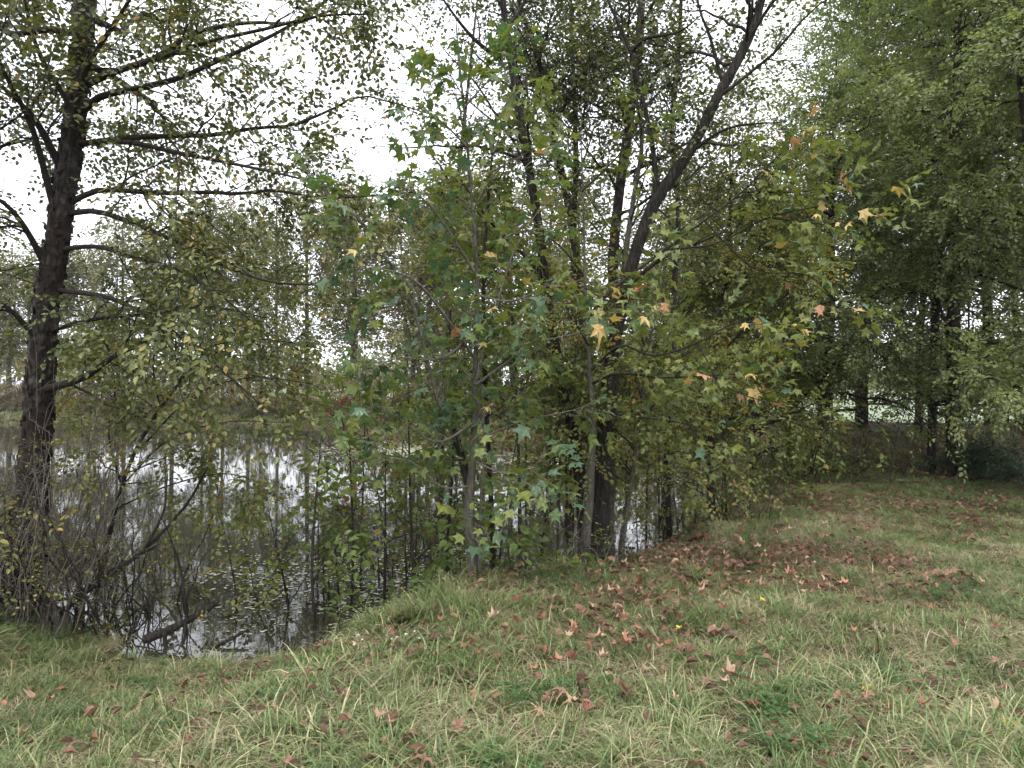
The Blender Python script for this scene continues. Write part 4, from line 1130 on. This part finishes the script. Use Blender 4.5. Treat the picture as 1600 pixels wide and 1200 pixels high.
dead('leaning_branch', 'thin dead branch dipping from the birch foot towards the water', [P(60, 945, 6.0), P(120, 930, 6.1), P(150, 905, 6.2), P(250, 850, 6.4)], .014, .006)

# ------------------------------------------------------------------ grass
def tuft(n, h, spread, w, lean, rnd, flop=1.0):
    Vs, Fs, lv, off = [], [], [], 0
    for i in range(n):
        a = rnd.uniform(0, 6.28); az = rnd.uniform(0, 6.28); L_ = h * rnd.uniform(.5, 1.15); wd = w * rnd.uniform(.6, 1.3)
        p0 = np.array([math.cos(a), math.sin(a), 0]) * spread * math.sqrt(rnd.random())
        out = np.array([math.cos(az), math.sin(az), 0]); side = np.array([-math.sin(az), math.cos(az), 0])
        el = R(rnd.uniform(*lean)); cur = rnd.uniform(.5, 1.9) * flop
        p = p0.copy(); seg = 4; pts = []
        for s in range(seg + 1):
            pts.append(p.copy()); e = el - cur * (s / seg) ** 1.3
            p = p + (out * math.cos(e) + np.array([0, 0, 1]) * math.sin(e)) * L_ / seg
            p[2] = max(p[2], .004)
        pts = np.array(pts); ww = wd * np.array([.8, 1, .9, .65, .08]) * .5
        Vs.append(np.stack([pts - side * ww[:, None], pts + side * ww[:, None]], 1).reshape(-1, 3))
        Fs.append(np.array([(2 * s, 2 * s + 1, 2 * s + 3, 2 * s + 2) for s in range(seg)]) + off); off += 10
        lv.append(np.full(10, rnd.random()))
    return np.vstack(Vs), np.vstack(Fs), np.concatenate(lv)
TUFTS = {'long': [tuft(30, .22, .05, .0040, (5, 68), rr, 1.6) for _ in range(8)],
         'short': [tuft(24, .125, .05, .0040, (5, 75), rr, 1.3) for _ in range(8)],
         'dry': [tuft(24, .22, .12, .0034, (0, 32), rr, 1.2) for _ in range(6)],
         'stalk': [tuft(3, .40, .05, .0058, (50, 85), rr, .9) for _ in range(4)]}
def patch(name, recipe, rad=.30):
    """a sod of turf: tufts of several kinds set close together"""
    Vs, Fs, lv, tn, mi, off = [], [], [], [], [], 0
    for kind, cnt, t0, t1 in recipe:
        clump = [(rng.uniform(-rad, rad), rng.uniform(-rad, rad), rng.uniform(0, 1)) for _ in range(4)]
        for i in range(cnt):
            V, F, l_ = TUFTS[kind][rng.integers(len(TUFTS[kind]))]
            a = rng.uniform(0, 6.28); c_, s_ = math.cos(a), math.sin(a); sc = rng.uniform(.55, 1.35)
            q = rad * math.sqrt(rng.random()); th = rng.uniform(0, 6.28)
            x_, y_ = q * math.cos(th), q * math.sin(th)
            W = V @ np.array([[c_, s_, 0], [-s_, c_, 0], [0, 0, 1]]) * sc + [x_, y_, 0]
            near_c = min(clump, key=lambda c2: (c2[0] - x_) ** 2 + (c2[1] - y_) ** 2)[2]
            tt = t0 + (t1 - t0) * (.6 * near_c + .4 * rng.random())
            Vs.append(W); Fs.append(F + off); off += len(V); lv.append(l_); tn.append(np.full(len(V), tt)); mi.append(np.full(len(F), 1 if kind == 'dry' else 0))
    me = mesh_data(name, np.vstack(Vs), np.vstack(Fs), True, {'lv': np.concatenate(lv), 'tint': np.concatenate(tn)})
    me.materials.append(grass_mat); me.materials.append(grass_dry); me.polygons.foreach_set('material_index', np.concatenate(mi).astype(np.int32))
    return bpy.data.objects.new(name, me)
PATCH = {'turf': [patch('turf', [('short', 25, .0, .95), ('dry', 32, .1, 1.0), ('long', 4, .0, .7)]) for _ in range(8)],
         'rough': [patch('rough', [('short', 14, .0, .9), ('dry', 36, .2, 1.0), ('long', 17, .05, .95)]) for _ in range(8)],
         'bank': [patch('bank', [('short', 10, .0, .8), ('dry', 30, .2, 1.0), ('long', 25, .05, 1.0), ('stalk', 1, .1, .4)]) for _ in range(6)],
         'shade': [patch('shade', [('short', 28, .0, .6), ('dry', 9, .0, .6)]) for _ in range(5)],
         'sparse': [patch('sparse', [('short', 9, .1, 1.0), ('dry', 18, .0, .8)]) for _ in range(6)]}

def leafpatch(x, y):
    return np.exp(-(((x - 2.2) / 1.5) ** 2 + ((y - 6.6) / .85) ** 2)) + .75 * np.exp(-(((x - .75) / .55) ** 2 + ((y - 5.3) / .6) ** 2)) + .5 * np.exp(-(((x - 3.2) / .7) ** 2 + ((y - 5.6) / .35) ** 2)) + .7 * np.exp(-(((x - 3.2) / 1.6) ** 2 + ((y - 9.6) / 1.2) ** 2)) + .35 * np.exp(-(((x + 3.6) / .6) ** 2 + ((y - 4.7) / .4) ** 2))
def field_pts(n, y0, y1, side=.78, pad=1.2):
    """points spread so that their density falls with distance"""
    u = rng.random(n); y = y0 * (y1 / y0) ** u
    return rng.uniform(-1, 1, n) * (side * y + pad), y
def ground_rot(x, y, tilt):
    e = .12
    sx_ = (hgt(x + e, y) - hgt(x - e, y)) / (2 * e); sy2 = (hgt(x, y + e) - hgt(x, y - e)) / (2 * e)
    nz = unit(np.column_stack([-sx_ + rng.normal(scale=tilt, size=len(x)), -sy2 + rng.normal(scale=tilt, size=len(x)), np.ones(len(x))]))
    a = rng.uniform(0, 6.28, len(x)); f = np.column_stack([np.cos(a), np.sin(a), 0 * a])
    xx = unit(f - (f * nz).sum(1, keepdims=True) * nz); yy = np.cross(nz, xx)
    return mats_to_euler(np.stack([xx, yy, nz], -1))
def lay(name, key, objs, x, y, sc, label, cat, dz=0.0, tilt=.05):
    z = hgt(x, y) - .006 + dz
    o = scatter(name, key, objs, np.column_stack([x, y, z]), ground_rot(x, y, tilt), sc, np.zeros(len(x)))
    return tag(o, label, cat)

cx, cy = np.meshgrid(np.arange(-14, 15, .36), np.arange(.9, 17.5, .36))
x = cx.ravel() + rng.uniform(-.13, .13, cx.size); y = cy.ravel() + rng.uniform(-.13, .13, cx.size)
s_ = shore(x, y); m = (s_ > -.03) & (np.abs(x) < .80 * y + 1.8) & ((y < 14) | (x > 3.5)); x, y, s_ = x[m], y[m], s_[m]
lp = leafpatch(x, y); notch = sstep(-3.5, -2.9, x) * (1 - sstep(-1.5, -1.0, x)) * np.exp(-(s_ / 1.3) ** 2)
u = rng.random(len(x))
cls = np.where((s_ < .9) & (x < 1.0), 'bank', np.where((x < .2) | (y < 3.6), 'rough', 'turf'))
cls = np.where((cls == 'rough') & (u < .25), 'turf', cls); cls = np.where((cls == 'turf') & (u > .88) & (y < 8), 'rough', cls)
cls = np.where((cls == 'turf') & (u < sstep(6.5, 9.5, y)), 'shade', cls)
cls = np.where((u < .95 * lp) | ((y > 12.6) & (x > 4)), 'sparse', cls)
sc = rng.uniform(.8, 1.25, len(x)) * (1 - .32 * notch) * np.where((x > .6) & (y > 5), .75, 1.0)
fx = rng.uniform(-45, 9, 3000); fy = rng.uniform(19, 50, 3000); fs = shore(fx, fy); m = (fs > .1) & (fs < 5) & (fy > 18); fx, fy = fx[m], fy[m]
lay('grass', 'bank', PATCH['bank'], fx, fy, rng.uniform(1.0, 1.7, len(fx)), 'rank dry grass along the far pond bank', 'grass')
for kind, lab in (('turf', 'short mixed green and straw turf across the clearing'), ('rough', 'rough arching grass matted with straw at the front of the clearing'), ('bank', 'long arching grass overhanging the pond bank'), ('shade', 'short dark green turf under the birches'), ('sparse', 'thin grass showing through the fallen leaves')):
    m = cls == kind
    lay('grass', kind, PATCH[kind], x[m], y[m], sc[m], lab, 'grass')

# clover and low weeds
def clover(name, rnd):
    Vs, Fs, lv, off = [], [], [], 0
    for i in range(16):
        c_ = np.array([rnd.gauss(0, .06), rnd.gauss(0, .06), rnd.uniform(.03, .09)]); a0 = rnd.uniform(0, 6.28)
        for q in range(3):
            a = a0 + q * 2.09; dd = np.array([math.cos(a), math.sin(a), rnd.uniform(-.2, .3)]); sd = np.array([-math.sin(a), math.cos(a), 0]); s = rnd.uniform(.016, .028)
            Vs.append(np.array([c_, c_ + dd * s * .6 + sd * s * .45, c_ + dd * s, c_ + dd * s * .6 - sd * s * .45])); Fs.append(np.array([[0, 1, 2, 3]]) + off); off += 4; lv.append(np.full(4, rnd.random()))
    me = mesh_data(name, np.vstack(Vs), np.vstack(Fs), False, {'lv': np.concatenate(lv)}); me.materials.append(clover_mat)
    return bpy.data.objects.new(name, me)
T_CLOVER = [clover('clover_clump', rr) for _ in range(4)]
x, y = field_pts(2600, 1.6, 9); s_ = shore(x, y)
m = (s_ > .3) & (wob(x * 1.7 + 5, y * 1.7, 3.0) > .62); x, y = x[m], y[m]
lay('clover', 'clover', T_CLOVER, x, y, rng.uniform(.6, 1.1, len(x)), 'patches of low clover and ground weeds in the grass', 'clover', dz=.02)

# leaf litter too small or too many to pick apart
def litter_obj(name, rnd):
    Vs, Fs, lv, off = [], [], [], 0
    for i in range(11):
        V, F = leaf_tpl('star' if i % 2 else 'ovate')
        B = basis(np.array([rnd.gauss(0, 1), rnd.gauss(0, 1), rnd.gauss(0, .3)]), rnd.uniform(-.8, .8))
        Vp = place(V * [1, 1, 4], rnd.uniform(.03, .068), np.array([rnd.gauss(0, .12), rnd.gauss(0, .12), rnd.uniform(.01, .045)]), B)
        Vp[:, 2] = np.maximum(Vp[:, 2], .003)
        Vs.append(Vp); Fs.append(F + off); off += len(V); lv.append(np.full(len(V), rnd.random()))
    me = mesh_data(name, np.vstack(Vs), np.vstack(Fs), False, {'lv': np.concatenate(lv)}); me.materials.append(lf_litter)
    return bpy.data.objects.new(name, me)
T_LIT = [litter_obj('litter_clump', rr) for _ in range(5)]
x, y = field_pts(5200, 2.2, 20, pad=2.5); s_ = shore(x, y)
m = (s_ > .25) & (rng.random(len(x)) < .05 + .6 * leafpatch(x, y) + .6 * (y > 12.8) * (x > 3.5) + .3 * sstep(6.5, 10, y)); x, y = x[m], y[m]
lay('leaf_litter', 'lit', T_LIT, x, y, rng.uniform(.8, 1.3, len(x)), 'brown leaf litter strewn through the grass and over the bank', 'leaf litter', dz=.055)

# single fallen leaves
def fallen_mesh(mat, seed, kind):
    r_ = np.random.default_rng(seed); V, F = leaf_tpl(kind)
    V = V.copy(); V[:, 0] -= .4
    V[:, 1] *= r_.uniform(.55, 1.0)
    V[:, 2] += 1.6 * np.abs(V[:, 1]) ** 1.5 * r_.uniform(.3, 1.6) + .7 * V[:, 0] ** 2 * r_.uniform(-.3, 1.4) + r_.normal(scale=.08, size=len(V))
    V[:, 2] -= V[:, 2].min()
    me = mesh_data('fallen_leaf', V, F, False, {'lv': np.full(len(V), r_.random())}); me.materials.append(mat)
    return me
FALL = {k: [fallen_mesh(m, 5 + i, 'star' if i % 3 else 'ovate') for i in range(9)] for k, m in litter_mats.items()}
fall_lab = {'rust': 'curled rust-orange fallen leaf resting on the grass', 'tan': 'pale pinkish-tan fallen leaf lying open on the grass', 'brown': 'dark brown shrivelled fallen leaf sunk in the grass', 'yellow': 'bright yellow fallen leaf on the grass'}
spots = []
while len(spots) < 270:
    u = rng.random()
    if u < .50: px, py = rng.normal(1140, 120), rng.normal(885, 32)
    elif u < .62: px, py = rng.normal(940, 60), rng.normal(990, 45)
    elif u < .72: px, py = rng.normal(640, 130), rng.normal(1015, 40)
    elif u < .80: px, py = rng.normal(1400, 90), rng.normal(920, 35)
    elif u < .84: px, py = rng.normal(60, 50), rng.normal(1010, 45)
    elif u < .92: px, py = rng.normal(1150, 200), rng.normal(1080, 50)
    else: px, py = rng.uniform(0, 1600), rng.uniform(880, 1190)
    if not (820 < py < 1195 and -40 < px < 1640): continue
    d = CAMZ * FPX / (py - 600)
    x_ = (px - 800) / FPX * d
    if shore(np.array([x_]), np.array([d]))[0] < .25: continue
    spots.append((x_, d))
for q, (px, py) in enumerate([(550, 1028), (1062, 1003), (1575, 1145), (1595, 1150), (935, 1012), (960, 1020), (985, 1008), (895, 1120), (1120, 1012)]):
    d = (CAMZ - .03) * FPX / (py - 600); spots.append(((px - 800) / FPX * d, d))
sx = np.array([s[0] for s in spots]); sy_ = np.array([s[1] for s in spots]); sz = hgt(sx, sy_)
for i, (x_, d) in enumerate(spots):
    c_ = rng.choice(['rust', 'tan', 'brown', 'yellow'], p=[.36, .335, .298, .007])
    if i in (271, 272, 273): c_ = 'yellow'
    o = bpy.data.objects.new('fallen_leaf', FALL[c_][i % 9])
    o.location = (x_, d, sz[i] + rng.uniform(.045, .085)); o.rotation_euler = (rng.normal(scale=.2), rng.normal(scale=.2), rng.uniform(0, 6.28))
    s = float(rng.uniform(.045, .088)); o.scale = (s, s, s)
    COL.objects.link(o); tag(o, fall_lab[c_], 'leaf', c_ + ' fallen leaves on the grass')

# broadleaf weeds
def weed(px, d, h, lab, n=7):
    b = ground_pt(px, d, .01); e = empty('weed', b, lab, 'plant')
    for i in range(n):
        V, F = leaf_tpl('narrow'); a = i * 2.4; z = h * (.25 + .75 * i / n)
        B = basis(np.array([math.cos(a), math.sin(a), .35]), 0)
        mesh_obj('leaf', place(V, h * .45 * (1.1 - .5 * i / n), b + [0, 0, z], B), F, lf_sapling, e, attr={'lv': np.full(len(V), .3 + .4 * rng.random())})
    V, q = tubes(np.array([[b, b + [.01, 0, h * .5], b + [0, 0, h]]]), np.array([[.005, .004, .002]]), 5)
    mesh_obj('stem', V, q, bark_twig, e)
weed(937, 6.6, .38, 'upright weed with narrow yellow-green leaves at the foot of the slim grey sweetgum', 12)
weed(868, 6.1, .25, 'small bright weed at the leafy bank in front of the undergrowth', 8)
weed(530, 5.9, .42, 'reddish-stemmed weed with narrow leaves beside the bushy little sapling', 12)
weed(1370, 4.2, .16, 'small leafy weed among the clover in the open grass', 8)

# tiny white asters by the bank
for i, (px, py) in enumerate([(612, 1018), (620, 1030), (634, 1036), (648, 1022), (560, 1008), (566, 1014), (655, 1020), (553, 1046)]):
    d = (CAMZ - .1) * FPX / (py - 600); b = ground_pt(px, d, 0)
    e = empty('aster', b, 'tiny white aster flower on the grassy pond bank', 'flower', 'white asters on the bank')
    top = b + [0, 0, rng.uniform(.12, .2)]
    V, q = tubes(np.array([[b, b * .5 + top * .5 + [.01, 0, 0], top]]), np.array([[.0015, .0013, .001]]), 3); mesh_obj('stem', V, q, bark_twig, e)
    pv, pf = [], []
    for k2 in range(8):
        a = k2 * .785; dd = np.array([math.cos(a), math.sin(a) * .7, .35 + .4 * math.sin(a)]); sd = np.array([-math.sin(a), math.cos(a), 0])
        o_ = len(pv); pv += [top, top + dd * .005 + sd * .002, top + dd * .009, top + dd * .005 - sd * .002]; pf.append((o_, o_ + 1, o_ + 2, o_ + 3))
    mesh_obj('petals', np.array(pv), np.array(pf), flower_mat, e, attr={'lv': np.full(len(pv), .5)})

# ------------------------------------------------------------------ bits floating on the pond
def flecks(name, rnd):
    Vs, Fs, lv, off = [], [], [], 0
    for i in range(7):
        c_ = np.array([rnd.gauss(0, .10), rnd.gauss(0, .10), 0]); s = rnd.uniform(.006, .026); a0 = rnd.uniform(0, 6.28)
        Vs.append(np.array([c_ + s * np.array([math.cos(a0 + k * 1.047) * rnd.uniform(.6, 1.2), math.sin(a0 + k * 1.047) * rnd.uniform(.6, 1.2), rnd.uniform(0, .08)]) for k in range(6)]))
        Fs.append(np.array([[0, 1, 2, 3], [0, 3, 4, 5]]) + off); off += 6; lv.append(np.full(6, rnd.random()))
    me = mesh_data(name, np.vstack(Vs), np.vstack(Fs), False, {'lv': np.concatenate(lv)}); me.materials.append(float_mat)
    return bpy.data.objects.new(name, me)
T_FLECK = [flecks('floating_flecks', rr) for _ in range(4)]
fp = []
for (n, cx, cy, sx_, sy2, sc0) in [(230, 640, 905, 110, 30, .9), (110, 430, 915, 60, 28, .9), (420, 640, 703, 55, 6, 2.6), (160, 790, 720, 70, 10, 2.0), (30, 600, 800, 120, 30, 1.0), (90, 1010, 745, 60, 15, 1.4)]:
    px = rng.normal(cx, sx_, n); py = rng.normal(cy, sy2, n); py = np.maximum(py, 688)
    d = (CAMZ - WATER_Z) * FPX / (py - 600)
    for a, b_ in zip((px - 800) / FPX * d, d): fp.append((a, b_, sc0))
fp = np.array(fp); m = shore(fp[:, 0], fp[:, 1]) < -.03; fp = fp[m]
o = scatter('floating_debris', 'fleck', T_FLECK, np.column_stack([fp[:, 0], fp[:, 1], np.full(len(fp), WATER_Z + .004)]), np.column_stack([np.zeros((len(fp), 2)), rng.uniform(0, 6.28, len(fp))]), fp[:, 2] * rng.uniform(.7, 1.3, len(fp)), rng.random(len(fp)))
tag(o, 'pale leaf bits and duckweed floating on the pond', 'floating debris')

# ------------------------------------------------------------------ damp air
hm = bpy.data.materials.new('damp_air'); hm.use_nodes = True
hn = hm.node_tree.nodes; hn.clear()
ho = hn.new('ShaderNodeOutputMaterial'); hv = hn.new('ShaderNodeVolumePrincipled')
hv.inputs['Color'].default_value = (0.93, 0.95, 1.0, 1); hv.inputs['Density'].default_value = 0.00035; hv.inputs['Anisotropy'].default_value = 0.1
hm.node_tree.links.new(hv.outputs[0], ho.inputs['Volume'])
bx0, bx1, by0, by1, bz0, bz1 = -3400, 3400, -700, 3900, -4.0, 24.0
HV = [(x, y, z) for z in (bz0, bz1) for y in (by0, by1) for x in (bx0, bx1)]
HF = np.array([(0, 2, 3, 1), (4, 5, 7, 6), (0, 1, 5, 4), (2, 6, 7, 3), (0, 4, 6, 2), (1, 3, 7, 5)])
haze = mesh_obj('haze', HV, HF, hm)
tag(haze, 'thin damp autumn haze over the pond and fields', 'haze', kind='stuff')
